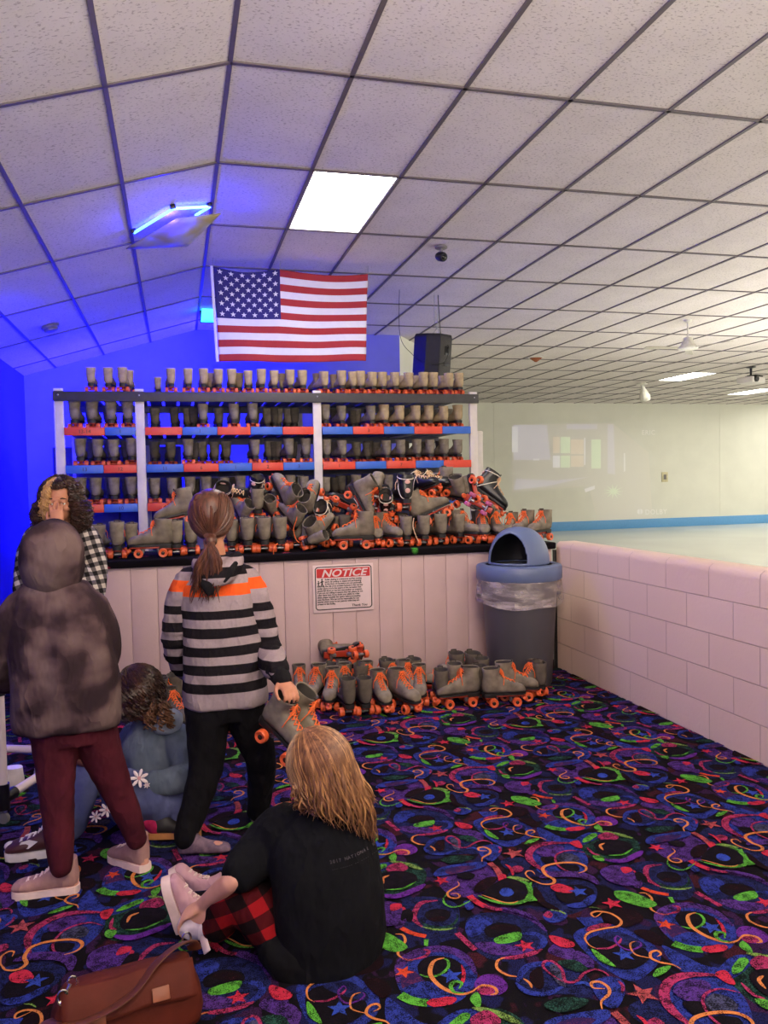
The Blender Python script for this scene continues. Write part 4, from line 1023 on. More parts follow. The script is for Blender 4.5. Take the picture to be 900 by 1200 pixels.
b.bbox(c+V(0, 0, .06)+n @ V(0, -.008, 0), (.02, .02, .07), .004, R=n); b.build('handle', M_black, sp)
b = MB()
top = CEILZ-SP.z
for x in (-.06, .09): b.tube(cr([(x, 0, H/2-.01), (x*.4+.03, 0, H/2+.05), (.03, 0, H/2+.09)], 5), .004, 6)
b.tube([(.03+.018*cos(a/12*2*pi), 0, H/2+.105+.018*sin(a/12*2*pi)) for a in range(12)], .004, 6, loop=True, cap=False)
b.tube([(.03, 0, H/2+.12), (.02, 0, top)], .004, 6); b.tube(cr([(.03, 0, H/2+.06), (-.02, 0, H/2+.15), (-.05, 0, top)], 5), .003, 6)
b.build('hanging_bracket', M_steel, sp)
b = MB(); b.tube(cr([(-.01, -.02, top), (.0, -.1, .22), (.02, -.2, .12), (-.06, -.22, -.05), (-.17, -.12, -.09)], 8), .004, 6); b.tube(cr([(-.5, .1, top), (-.45, .1, .2), (-.3, .05, .02), (-.18, .0, -.06)], 6), .003, 6); b.build('cable', M_black, sp)
# ---------------------------------------------------------------- security camera
cc = onz(517, 288, CEILZ); cc.z = CEILZ-.01
t = thing('security_camera', 'small round security camera under the ceiling right of the flag', 'camera', cc)
b = MB(); b.lathe([(.001, 0), (.055, 0), (.055, -.012), (.045, -.018), (.001, -.018)][::-1], n=24); b.build('mount', M_grey, t)
b = MB(); b.lathe([(.012, -.016), (.016, -.03), (.016, -.05), (.001, -.05)][::-1], n=14); b.build('neck', M_grey, t)
b = MB(); R = Vector((.25, -1, -.35)).to_track_quat('Z', 'Y').to_matrix(); b.lathe([(.001, -.055), (.035, -.05), (.042, -.03), (.042, .03), (.036, .045), (.030, .05), (.001, .05)], (0, 0, -.085), 24, R=R); b.build('body', M_dark, t)
b = MB(); b.ell(V(0, 0, -.085)+R @ V(0, 0, .045), (.026, .026, .014), 16, 8, R=R); b.build('lens', mat('glass lens', (8, 8, 12), .05), t)
# ---------------------------------------------------------------- smoke detector on the slope
sl = lambda x, y, dz=0: V(x, y, CEILZ-(XR-x)*tan(AR)+dz)
t = thing('smoke_detector', 'round grey smoke detector on the blue-lit ceiling slope', 'smoke detector', sl(-1.17, 8.55, -.01), (0, -AR, 0))
b = MB(); b.lathe([(.001, 0), (.085, 0), (.085, -.018), (.07, -.022), (.065, -.045), (.05, -.052), (.001, -.052)][::-1], n=28); b.build('housing', M_grey, t)
b = MB(); b.lathe([(.066, -.026), (.069, -.03), (.066, -.036), (.062, -.03)][::-1], n=28, cap=False); b.build('vent_ring', M_black, t)
# ---------------------------------------------------------------- blue tube light with its sagging lens
M_btube = emit('blue tube', (14, 46, 255), 26.0)
t = thing('blue_tube_light', 'blue tube light with a sagging lens panel on the ceiling slope', 'ceiling light', sl(-.1, 6.2, -.02), (0, -AR, 0))
L0 = V(-.1, 6.2, 0); o = sl(-.1, 6.2, -.02); RI = Matrix.Rotation(AR, 3, 'Y')
loc = lambda p: RI @ (p-o)
A1, A2, A3 = sl(-.246, 6.19, -.03), sl(.037, 5.86, -.03), sl(.296, 6.0, -.03)
b = MB(); b.tube([loc(A1), loc(A2)], .011, 10); b.tube([loc(A2), loc(A3)], .011, 10); b.tube([loc(A3), loc(A3+V(-.10, .12, -.03))], .011, 10); b.build('tube', M_btube, t)
for p in (A1, A2, A3): MB().bbox(loc(p)+V(0, 0, .012), (.04, .04, .03), .006).build('tube_clip', M_black, t)
lens = MB(); P = [sl(-.32, 6.42, -.06), sl(.06, 6.02, -.05), sl(.38, 6.14, -.05), sl(.14, 6.5, -.13)]; g = []; n = 8
for i in range(n+1):
    for j in range(n+1):
        u, v = i/n, j/n; p = (P[0]*(1-u)+P[1]*u)*(1-v)+(P[3]*(1-u)+P[2]*u)*v; p.z -= .05*sin(pi*u)*sin(pi*v); lens.v.append(tuple(loc(p)))
for i in range(n):
    for j in range(n): lens.f.append((i*(n+1)+j, (i+1)*(n+1)+j, (i+1)*(n+1)+j+1, i*(n+1)+j+1)); lens.m.append(0)
def lens_mat():
    t = NT('yellowed lens'); t.color(t.ramp(t.noise(3.2, 2), [(.45, srgb((190, 190, 206))), (.56, srgb((178, 166, 96)))])); t.b.inputs['Transmission Weight'].default_value = .35; t.set(.5); return t.mat
q = lens.build('lens_panel', lens_mat(), t); m = q.modifiers.new('t', 'SOLIDIFY'); m.thickness = .006
point('blue_tube_glow', sl(.02, 6.03, -.06), 45, BLUE, .05)
# second blue lamp beside the flag
c2 = W(243, 361, 9.6)
t = thing('blue_wall_lamp', 'small glowing cyan lamp box beside the flag, high under the ridge', 'lamp', (c2.x, 9.6, c2.z))
b = MB(); b.loft([[V(x*k, .0, z) for x, z in ((-.06*.72, .14), (.06*1, .14), (.06*1.1, -.15), (-.06*1.1, -.15))] if False else [V(x, yy, z) for x, z in ((-.05, .14), (.06, .14), (.075, -.145), (-.075, -.145))] for yy, k in ((0, 1), (.1, 1))]); b.build('glowing_lens', emit('cyan lens', (0, 190, 255), 2.2), t, smooth=False)
b = MB(); b.bbox((0, .12, .02), (.17, .05, .34), .01); b.tube([(0, .12, .18), (0, .12, CEILZ-c2.z)], .008, 8); b.build('housing', M_dark, t)
# ---------------------------------------------------------------- ceiling fan, projector, spot, far bits
M_fan = mat('white fan metal', (206, 204, 192), .4); M_blade = mat('fan blade', (170, 164, 148), .5, var=.1)
fc = onz(806, 375, CEILZ)
t = thing('ceiling_fan', 'white ceiling fan with three blades over the rink', 'ceiling fan', fc, scale=.76)
b = MB(); b.lathe([(.001, 0), (.07, 0), (.06, -.03), (.014, -.05), (.012, -.31), (.001, -.31)][::-1], n=20); b.build('rod', M_fan, t)
b = MB(); b.lathe([(.02, -.29), (.075, -.31), (.085, -.36), (.11, -.42), (.17, -.47), (.17, -.50), (.14, -.515), (.001, -.52)][::-1], n=28); b.build('motor', M_fan, t)
for k, a in enumerate((8, 128, 248)):
    R = Matrix.Rotation(radians(a+165), 3, 'Z') @ Matrix.Rotation(radians(8), 3, 'X')
    b = MB(); P = [(.14, .03), (.22, .05), (.75, .075), (.80, .055), (.80, -.055), (.75, -.075), (.22, -.05), (.14, -.03)]
    b.loft([[R @ V(x, y, -.005)+V(0, 0, -.485) for x, y in reversed(P)], [R @ V(x, y, .005)+V(0, 0, -.485) for x, y in reversed(P)]][::-1]); b.build('blade', M_blade, t, sharp=30)
pc = onz(880, 430, CEILZ)
t = thing('projector', 'black and white projector under the rink ceiling at the right edge', 'projector', pc, (0, 0, radians(20)))
b = MB(); b.lathe([(.001, 0), (.09, 0), (.09, -.015), (.025, -.03), (.02, -.18), (.001, -.18)][::-1], n=18)
for x in (-.16, .16): b.tube([(0, 0, -.16), (x, .02, -.2), (x*1.1, .02, -.3)], .012, 8)
b.build('ceiling_mount', M_black, t)
b = MB(); b.bbox((0, 0, -.26), (.46, .34, .12), .03); b.build('case', M_white, t)
b = MB(); b.lathe([(.001, -.02), (.06, -.02), (.06, .02), (.045, .03), (.001, .02)], (-.12, -.18, -.25), 18, R=Matrix.Rotation(pi/2, 3, 'X')); b.bbox((.05, -.05, -.185), (.24, .2, .05), .015); b.build('lens_barrel', M_black, t)
sc_ = onz(752, 449, CEILZ)
t = thing('spotlight', 'small white pear-shaped spotlight hanging below the far ceiling light panel', 'spotlight', sc_)
b = MB(); b.lathe([(.001, 0), (.12, 0), (.12, -.03), (.03, -.05), (.025, -.10), (.001, -.1)][::-1], n=18); b.build('mount', M_fan, t)
b = MB(); R = Matrix.Rotation(radians(-14), 3, 'Y'); b.lathe([(.03, -.06), (.05, -.12), (.09, -.22), (.12, -.31), (.115, -.37), (.08, -.41), (.001, -.42)][::-1], n=20, R=R); b.build('shade', M_fan, t)
rc = onz(628, 419, CEILZ)
M_rust = mat('rusty brown', (150, 84, 50), .6)
t = thing('ceiling_speaker_cone', 'small brown cone under the rink ceiling right of the loudspeaker', 'ceiling fitting', rc)
b = MB(); b.lathe([(.11, 0), (.11, -.01), (.02, -.075), (.001, -.08)][::-1], n=16); b.build('cone', M_rust, t); b = MB(); b.lathe([(.13, 0), (.13, -.012), (.11, -.012), (.11, 0)][::-1], n=18); b.build('rim', M_fan, t)
# ---------------------------------------------------------------- projected film frame on the far wall
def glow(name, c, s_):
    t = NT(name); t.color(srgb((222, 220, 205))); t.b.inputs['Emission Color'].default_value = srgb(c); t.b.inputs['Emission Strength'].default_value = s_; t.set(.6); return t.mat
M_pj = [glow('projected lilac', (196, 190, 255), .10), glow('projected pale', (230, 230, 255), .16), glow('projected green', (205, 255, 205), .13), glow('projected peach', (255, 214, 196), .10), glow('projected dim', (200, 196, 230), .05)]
pj = thing('projected_picture', 'faint projected film picture on the far rink wall', 'projected picture', W(600, 620, YFAR-.005)); PO = W(600, 620, YFAR-.005)
def pr(b, z, *pp, m=0): b.add([W(px, py, YFAR-.006-z*.0012)-PO for px, py in pp], [tuple(range(len(pp)))], m)
b = MB()
pr(b, 0, (600, 577), (600, 497), (718, 496), (760, 530), (765, 612), (700, 612), (690, 570), m=4)
pr(b, 1, (602, 539), (602, 498), (641, 498), (645, 539)); pr(b, 1, (664, 503), (664, 497), (700, 497), (700, 503)); pr(b, 1, (712, 555), (712, 497), (719, 497), (721, 556))
pr(b, 1, (602, 574), (605, 561), (650, 563), (690, 559), (640, 570))
b.build('picture_field', M_pj, pj, smooth=False)
def shape(m, *pp): b = MB(); pr(b, 3, *pp); b.build('picture_shape', M_pj[m], pj, smooth=False)
for (x0, y0, x1, y1, m) in ((648, 512, 656, 531, 3), (657, 512, 668, 531, 2), (669, 515, 684, 532, 3), (648, 534, 656, 548, 1), (657, 534, 668, 548, 2), (669, 534, 684, 547, 3), (693, 515, 704, 549, 2), (600, 500, 607, 530, 1), (625, 537.5, 632, 539.5, 1), (684.5, 513, 686, 545, 1)):
    shape(m, (x0, y1), (x0, y0), (x1, y0), (x1, y1))
P = []
for k in range(22):
    a = 2*pi*k/22; r_ = 1 if k % 2 == 0 else .3; P.append((719+12*r_*cos(a), 576-9*r_*sin(a)))
shape(2, *P[::-1]); shape(1, (686, 577), (685, 573), (697, 569), (697, 573)); shape(1, (731, 553), (731, 531), (732.5, 531), (733, 552))
tx = MB()
for s_, (px, py), sz in (('ERIC', (752, 509.5), .19), ('DOLBY', (756, 603), .2)):
    p = W(px, py, YFAR-.012)-PO; q = text_mb(s_, sz, Matrix.Translation(p) @ RX90, .0005, 'LEFT', 0, 1, .002, 1.15); tx.add(q.v, q.f)
for sx in (-1, 1):
    c = W(750, 599.5, YFAR-.012)-PO; tx.add([c+V(sx*.012, 0, -.075), c+V(sx*.012, 0, .075)]+[c+V(sx*(.02+.075*cos(a)), 0, .075*sin(a)) for a in (1.4, .9, .4, -.4, -.9, -1.4)], [tuple(range(8))])
tx.build('caption_text', M_pj[1], pj, smooth=False)
t = thing('wall_socket', 'small beige socket plate low on the far rink wall', 'socket', W(779, 559, YFAR-.01))
b = MB(); b.bbox((0, 0, 0), (.2, .02, .28), .006); b.build('plate', mat('beige plastic', (206, 198, 160), .5), t); b = MB(); b.bbox((0, -.012, 0), (.09, .012, .14), .004); b.build('outlet', M_grey, t)
# ---------------------------------------------------------------- cabinets behind the rack
M_cabb = mat('dark blue cabinet', (60, 60, 100), .6)
t = thing('storage_cabinet', 'dark blue cabinet against the blue wall behind the rack', 'cabinet', (-.60, 9.3, 0))
b = MB(); b.bbox((0, 0, .97), (1.32, .5, 1.94), .01); b.build('body', M_cabb, t)
for sx in (-1, 1):
    b = MB(); b.bbox((sx*.325, -.256, .97), (.63, .018, 1.86), .006); d = b.build('door', M_cabb, t); b = MB(); b.bbox((sx*.05, -.275, 1.0), (.015, .02, .14), .004); b.build('handle', M_steel, d)
t = thing('storage_cabinet', 'long low dark blue cabinet behind the speaker-side bay of the rack', 'cabinet', (1.88, 9.3, 0))
b = MB(); b.bbox((0, 0, .82), (2.1, .5, 1.64), .01); b.build('body', M_cabb, t)
for k in range(4):
    b = MB(); b.bbox((-.7875+.525*k, -.256, .82), (.51, .018, 1.56), .006); d = b.build('door', M_cabb, t); b = MB(); b.bbox((-.7875+.525*k+(.2 if k % 2 == 0 else -.2), -.275, .9), (.015, .02, .14), .004); b.build('handle', M_steel, d)
M_cabw = mat('pale chest', (196, 190, 176), .5)
t = thing('chest_freezer', 'pale low chest behind the middle bay of the rack', 'freezer', (.42, 9.25, 0))
b = MB(); b.bbox((0, 0, .82), (.6, .5, 1.64), .015); b.build('body', M_cabw, t)
b = MB(); b.bbox((0, 0, 1.70), (.62, .52, .10), .015); b.build('lid', M_cabw, t); b = MB(); b.bbox((0, -.27, 1.64), (.2, .02, .03), .005); b.build('handle', M_dark, t)
# ---------------------------------------------------------------- pvc skate trainers (walkers) at the left edge
M_pvc = mat('white pvc pipe', (226, 208, 206), .35, var=.03); M_fit = mat('black pvc fitting', (20, 19, 21), .3)
F_, B_ = onz(5, 966, 0), onz(92, 905, 0); sv = B_-F_; d = sv.length; w = .52; yw = math.atan2(-sv.x, sv.y)
ctr = F_+Matrix.Rotation(yw, 3, 'Z') @ V(-w/2, d/2, 0); hgt = .62; R = .021; z0 = .115
t = thing('skate_trainer', 'white pvc pipe skate trainer frame with black joints at the left edge', 'skate trainer', ctr, (0, 0, yw))
C = [(-w/2, -d/2), (w/2, -d/2), (w/2, d/2), (-w/2, d/2)]
for a, bq in ((0, 1), (1, 2), (2, 3), (3, 0)): MB().tube([(*C[a], z0), (*C[bq], z0)], R, 14).build('base_pipe', M_pvc, t)
for k in (0, 1, 3):
    MB().tube([(*C[k], z0), (*C[k], hgt)], R, 14).build('upright', M_pvc, t)
    MB().tube([(*C[k], hgt-.035), (*C[k], hgt+.035)], R+.006, 14).build('tee_fitting', M_fit, t)
for a, bq in ((0, 1), (0, 3)): MB().tube([(*C[a], hgt), (*C[bq], hgt)], R, 14).build('hand_rail', M_pvc, t)
for k in range(4):
    dx = 1 if C[k][0] < 0 else -1; dy = 1 if C[k][1] < 0 else -1
    MB().tube([(*C[k], z0-.045), (*C[k], z0+.07)], R+.007, 14).tube([(*C[k], z0), (C[k][0], C[k][1]+dy*.08, z0)], R+.007, 14).tube([(*C[k], z0), (C[k][0]+dx*.07, C[k][1], z0)], R+.007, 14).build('elbow_fitting', M_fit, t)
    c_ = MB().tube([(*C[k], z0-.04), (*C[k], .05)], .009, 8).bbox((C[k][0], C[k][1], .042), (.03, .012, .05), .004).build('caster', M_steel, t)
    MB().lathe([(.001, -.01), (.024, -.01), (.027, -.005), (.027, .005), (.024, .01), (.001, .01)], (C[k][0], C[k][1], .029), 16, R=Matrix.Rotation(pi/2, 3, 'X')).build('caster_wheel', M_grey, c_)
# ---------------------------------------------------------------- brown handbag
M_bag = mat('brown leather', (82, 30, 18), .7, var=.2, sc=9, bump=.35, bsc=60, spec=.2); M_bagt = mat('tan leather strap', (88, 42, 24), .5, var=.12, sc=20, bump=.2); M_brass = mat('bright buckle', (230, 222, 210), .2, 1.0)
bo = V(-.17, 2.24, .004)
t = thing('handbag', 'brown leather satchel bag lying on the carpet in the front left corner', 'handbag', bo, (0, 0, radians(10)))
b = MB(); R = []
for z, hx, hy in ((0, .175, .06), (.012, .19, .075), (.05, .197, .08), (.10, .192, .076), (.145, .176, .06), (.17, .165, .042), (.18, .155, .022)):
    R.append([V(hx*math.copysign(abs(cos(a))**.42, cos(a)), hy*math.copysign(abs(sin(a))**.5, sin(a)), z) for a in [2*pi*k/48 for k in range(48)]])
b.loft(R); b.wrinkle(.006, 9, (1, 1, 1.4)); b.build('body', M_bag, t, sharp=60)
b = MB(); Pf = [(-.066, .035), (-.074, .08), (-.06, .145), (-.035, .185), (0, .197), (.03, .19)]
rows = []
for x in [-.17+.34*k/16 for k in range(17)]: rows.append([V(x, y-.012, z+.004*sin(x*30)) for y, z in [(p.x, p.y) for p in cr([V(y, z, 0) for y, z in [(-.02, .188)]+[(-.055, .160), (-.078, .115)]], 4)]])
vv = [p for r in rows for p in r]; n = len(rows[0]); b.add(vv, [(i*n+j, (i+1)*n+j, (i+1)*n+j+1, i*n+j+1) for i in range(16) for j in range(n-1)])
o = b.build('flap', M_bag, t); q = o.modifiers.new('s', 'SOLIDIFY'); q.thickness = .006
b = MB(); b.tube(cr([(-.205, -.02, .11), (-.19, -.075, .13), (-.10, -.10, .135), (0, -.085, .16), (.07, -.05, .205), (.13, -.01, .215), (.175, .02, .20), (.19, .03, .17)], 7), .021, 10, flat=.22, up=(0, -.4, 1)); b.build('shoulder_strap', M_bagt, t)
M_tab = mat('orange leather tab', (120, 58, 26), .5)
MB().bbox((.075, -.093, .145), (.045, .006, .034), .002, R=Matrix.Rotation(radians(-34), 3, 'X')).build('leather_tab', M_tab, t)
MB().bbox((-.09, -.094, .12), (.05, .006, .025), .002, R=Matrix.Rotation(radians(-24), 3, 'X')).build('leather_tab', M_tab, t)
for c, rr_ in ((V(-.165, -.05, .18), .013), (V(-.14, -.03, .2), .012), (V(.165, .015, .215), .012)): MB().tube([c+V(rr_*cos(a/12*2*pi), 0, rr_*1.5*sin(a/12*2*pi)) for a in range(12)], .003, 6, loop=True, cap=False).build('buckle', M_brass, t)
MB().tube([(-.17, -.05, .165), (-.145, -.04, .205)], .005, 8).build('buckle', M_brass, t)
# ================================================================ people
M_skin = mat('fair skin', (206, 150, 128), .5, var=.06, sc=30, spec=.3); M_skin2 = mat('warm skin', (186, 128, 100), .5, var=.06, sc=30, spec=.3); M_skin3 = mat('brown skin', (142, 92, 70), .5, var=.06, sc=30, spec=.3)
M_eye = mat('eye white', (226, 222, 216), .25, var=.01); M_iris = mat('brown iris', (52, 34, 24), .2); M_brow = mat('eyebrow hair', (40, 26, 20), .7); M_lip = mat('lips', (168, 92, 86), .45)
def hair_mat(name, c1, c2, st=(60, 60, 3)):
    t = NT(name); t.color(t.ramp(t.noise(1, 4, stretch=st), [(.3, srgb(c1)), (.7, srgb(c2))])); t.set(.42, spec=.4); return t.mat
def folds(t, weave=600):
    f = t.noise(7.5, 3, stretch=(1, 1, .55), rough=.55); g_ = t.math('ABSOLUTE', t.math('SUBTRACT', f, .5))
    h = t.math('ADD', t.math('MULTIPLY', g_, -5.0), t.math('MULTIPLY', t.noise(weave, 2), .10)); t.bump(h, .8, .012)
def cloth(name, c, c2=None, sc=6, rough=.9, weave=700):
    t = NT(name); c2 = c2 or tuple(int(x*.8) for x in c); t.color(t.ramp(t.noise(sc, 4), [(.3, srgb(c2)), (.7, srgb(c))])); folds(t, weave); t.set(rough, spec=.15); return t.mat
def frame3(fwd, up=V(0, 0, 1)):
    f = Vector(fwd).normalized(); r = f.cross(up).normalized(); u = r.cross(f); return Matrix((r, f, u)).transposed()
def add_head(mb, C, R, s=1.0):
    T = lambda x, y, z: C+R @ (V(x, y, z)*s)
    e = lambda c, r: mb.ell(T(*c), tuple(q*s for q in r), 20, 14, R=R)
    e((0, -.012, .022), (.074, .092, .096)); e((0, .022, -.04), (.058, .064, .070)); e((0, .056, -.088), (.028, .026, .022)); e((0, .07, .018), (.052, .022, .016)); e((0, .078, -.062), (.024, .013, .011))
    for sx in (-1, 1): e((sx*.031, .0765, .0035), (.0155, .0125, .0075)); e((sx*.031, .0755, -.0135), (.014, .0115, .005))
    for sx in (-1, 1): e((sx*.036, .058, -.03), (.026, .026, .022)); e((sx*.076, -.008, -.012), (.010, .020, .030))
    limb(mb, [(T(0, .085, .008), .009*s), (T(0, .100, -.015), .011*s), (T(0, .106, -.03), .013*s), (T(0, .092, -.04), .012*s)], 10, 2)
def face_bits(parent, base, C, R, s=1.0):
    mb_ = MB()
    for sx in (-1, 1): limb(mb_, [(C+R @ (V(sx*.014, .084, .020)*s), .003*s), (C+R @ (V(sx*.030, .086, .025)*s), .0042*s), (C+R @ (V(sx*.046, .076, .019)*s), .0028*s)], 8, 3)
    mb_.off(base).build('eyebrows', M_brow, parent)
    for sx in (-1, 1):
        c = C+R @ (V(sx*.031, .0775, -.004)*s)
        o = MB().ell(c, (.0125*s, .010*s, .0085*s), 14, 8, R=R).off(base).build('eye', M_eye, parent)
        MB().ell(C+R @ (V(sx*.031, .0845, -.004)*s), (.0062*s, .004*s, .0062*s), 12, 6, R=R).off(base).build('iris', M_iris, o)
    MB().ell(C+R @ (V(0, .0885, -.062)*s), (.020*s, .005*s, .0075*s), 14, 8, R=R).off(base).build('lips', M_lip, parent)
def add_hand(mb, wrist, d, n, s=1.0, curl=30, thumb=1, spread=4):
    d = Vector(d).normalized(); n = Vector(n); n = (n-d*n.dot(d)).normalized(); sd = d.cross(n)
    R = []
    for t, w, h in ((-.02, .024, .019), (.0, .026, .019), (.03, .035, .016), (.06, .040, .015), (.082, .039, .013), (.092, .034, .009)):
        c = wrist+d*(t*s); R.append([c+sd*(w*s*cos(a))+n*(h*s*sin(a)) for a in [2*pi*k/14 for k in range(14)]])
    mb.loft(R)
    for k, (off, ln) in enumerate(((-.029, .052), (-.010, .066), (.010, .070), (.029, .064))):
        p = wrist+d*(.078*s)+sd*(off*s); a = radians(spread*(k-1.5)); dd = d*cos(a)+sd*sin(a); pts = [(p, .0088*s)]; ang = 0.0
        for q in (.45, .32, .26):
            ang += radians(curl*(1.0 if q != .45 else .8)); dirn = dd*cos(ang)+n*sin(ang); p = p+dirn*(ln*q*1.15*s); pts.append((p, (.0083-.0009*len(pts))*s))
        limb(mb, pts, 10, 3)
    b0 = wrist+d*(.018*s)+sd*(thumb*.026*s); t1 = b0+d*(.028*s)+sd*(thumb*.026*s)+n*(.012*s); t2 = t1+d*(.028*s)+sd*(thumb*.004*s)+n*(.014*s); t3 = t2+d*(.020*s)-sd*(thumb*.004*s)+n*(.008*s)
    limb(mb, [(b0, .013*s), (t1, .0105*s), (t2, .0092*s), (t3, .0078*s)], 10, 3)
FOOT = [((1.0, .10), (1.0, .06), .02), ((.985, .20), (.985, .01), .10), ((.94, .28), (.945, 0), .15), ((.85, .33), (.86, 0), .185), ((.74, .37), (.74, 0), .195), ((.62, .44), (.60, 0), .18), ((.53, .53), (.46, 0), .16), ((.46, .62), (.30, 0), .145),
        ((.42, .70), (.14, 0), .14), ((.40, .76), (.03, .03), .14), ((.385, .84), (-.01, .16), .14), ((.375, .92), (-.02, .40), .14), ((.37, 1.0), (.0, .70), .145), ((.37, 1.06), (.01, 1.0), .15)]
def foot_mb(L, H, kw=1.0, upto=14, z0=0.0, n=20):
    b = MB(); R = []
    for T, B, w in FOOT[:upto]:
        R.append([p+V(0, 0, z0) for p in prof_ring((T[0]*L, T[1]*H), (B[0]*L, B[1]*H), w*L*kw, n)])
    b.loft(R); return b
def fmat(heel, yaw, pitch=0, roll=0): return Matrix.Translation(heel) @ rotm(yaw, pitch, roll).to_4x4()
def xf(mb, M): mb.v = [tuple(M @ Vector(v)) for v in mb.v]; return mb
def shoe(parent, base, M, L, upper, solem, lacem=None, H=.115, kw=1.0, th=.022, name='shoe'):
    o = xf(foot_mb(L, H, kw, 14, th), M).off(base).build(name, upper, parent)
    b = MB(); out = [(1.01, .03), (.97, .13), (.88, .185), (.74, .20), (.55, .175), (.35, .155), (.15, .15), (.03, .12), (-.02, .04)]
    pts = [(x*L, y*L*kw) for x, y in out]; pts = pts+[(x, -y) for x, y in reversed(pts)]
    b.loft([[V(x, y, 0) for x, y in pts[::-1]][::-1], [V(x*1.0, y*1.03, th*.5) for x, y in pts], [V(x, y, th+.006) for x, y in pts]]); xf(b, M).off(base).build('sole', solem, o)
    b = MB()
    for k in (4, 5, 6, 7, 8):
        T, B, w = FOOT[k]; c = V(T[0]*L, 0, T[1]*H+th); d = V(.45, 0, .9)*.004
        for s_ in (-1, 1): b.tube([c+V(-.004, -s_*w*L*.45, -.006), c+d*1.4, c+V(.006, s_*w*L*.45, -.006)], .003, 6)
    if lacem: xf(b, M).off(base).build('laces', lacem, o)
    return o
def body(label, base, J, skin, k=1.0, vox=.0055):
    mb = MB(); base = Vector(base); C, R = J['head'], J['R']; hs = J.get('hs', .95)
    add_head(mb, C, R, hs); pel, che, nk = J['pelvis'], J['chest'], J['neck']
    limb(mb, [(nk-(C-nk)*.2, .052*k), (nk, .046*k), (C+R @ V(0, -.02, -.04), .046*k)], 16, 3)
    yw = J.get('yaw', 0.0)
    stack(mb, [(pel-V(0, 0, .06*k), .095*k, .075*k, yw), (pel, .118*k, .088*k, yw), (pel*.6+che*.4, .102*k, .076*k, yw), (che, .12*k, .082*k, yw), (che*.35+nk*.65, .115*k, .07*k, yw), (nk, .055*k, .05*k, yw)], 24)
    for a in J['arms']:
        limb(mb, [(che*.3+nk*.7, .045*k), (a['s'], .045*k), ((a['s']+a['e'])/2, .037*k), (a['e'], .032*k), ((a['e']*.6+a['w']*.4), .032*k), (a['w'], .022*k)], 14, 4)
        add_hand(mb, a['w'], a['d'], a['n'], a.get('hs', .85*k), a.get('curl', 25), a.get('thumb', 1))
    for l in J['legs']:
        limb(mb, [(l['h'], .07*k), ((l['h']+l['k'])/2, .062*k), (l['k'], .046*k), (l['k']*.6+l['a']*.4, .046*k), (l['a'], .030*k)], 14, 4)
        if 'M' in l: mb.add(*(lambda f: (f.v, f.f))(xf(foot_mb(l['L']*.92, .085, .82, 14, .012), l['M'])))
    mb.remesh(vox, 2, .5)
    o = mb.off(base).build('person', skin, loc=base); prop(o, label, 'person')
    face_bits(o, base, C, R, hs); return o
def garment(parent, base, name, m, parts, vox=.008, it=4, wr=(.006, 11, (1, 1, .6)), off=0.0):
    mb = MB()
    for p in parts: p(mb)
    mb.remesh(vox, it, .5)
    if wr: mb.wrinkle(wr[0], wr[1], wr[2], off)
    return mb.off(base).build(name, m, parent, sharp=0)
def L_(pr, n=16, **k): return lambda mb: limb(mb, pr, n, 4, **k)
def S_(r, n=28, **k): return lambda mb: stack(mb, r, n, 4, **k)
def strands(mb, C, R, rad, n, phi, tail, drift, r=.003, wave=.008, th=(8, 105), seed=1, curl=0.0, pitch=.035, jit=.06, ns=4, lift=0.0, tails=None):
    g = random.Random(seed)
    for i in range(n):
        ph = radians(g.uniform(*phi)); t1 = radians(th[1]+g.uniform(-8, 8)); pts = []; q = 1.02+g.uniform(0, jit)
        t0 = radians(g.uniform(th[0], th[0]+14)); w0 = g.uniform(0, 6.28)
        for k in range(8):
            a = t0+(t1-t0)*k/7; dr = V(sin(ph)*sin(a)*rad[0], -cos(ph)*sin(a)*rad[1], cos(a)*rad[2])*q
            pts.append(C+R @ dr)
        tl = tail*g.uniform(.7, 1.1); dv = Vector(drift)*g.uniform(.6, 1.3); last = pts[-1]; out = (pts[-1]-C); out.z = 0; out = out.normalized() if out.length > 0 else V(0, 0, 0)
        for k in range(1, 8):
            f = k/7; wv = wave*sin(w0+f*7)*f
            pts.append(last+V(0, 0, -tl*f)+dv*f*f+V(wv, wv*.4, 0)+out*(lift*sin(pi*f)))
        if curl:
            P = cr(pts, 4); acc = 0.0; q2 = []
            for k in range(len(P)):
                if k: acc += (P[k]-P[k-1]).length
                tg = (P[min(k+1, len(P)-1)]-P[max(k-1, 0)]).normalized(); u = tg.orthogonal().normalized(); v = tg.cross(u)
                amp = curl*min(1, .15+k/len(P)*1.3); a = w0+2*pi*acc/pitch; q2.append(P[k]+V(cos(a), sin(a)*.8, .35*sin(a))*amp)
            pts = q2
        else: pts = cr(pts, 2)
        m = len(pts); mb.tube(pts, [r*(.7+.5*sin(pi*min(1, .2+k/m)))*(1 if k < m*.8 else max(.15, (m-k)/(m*.2))) for k in range(m)], ns)
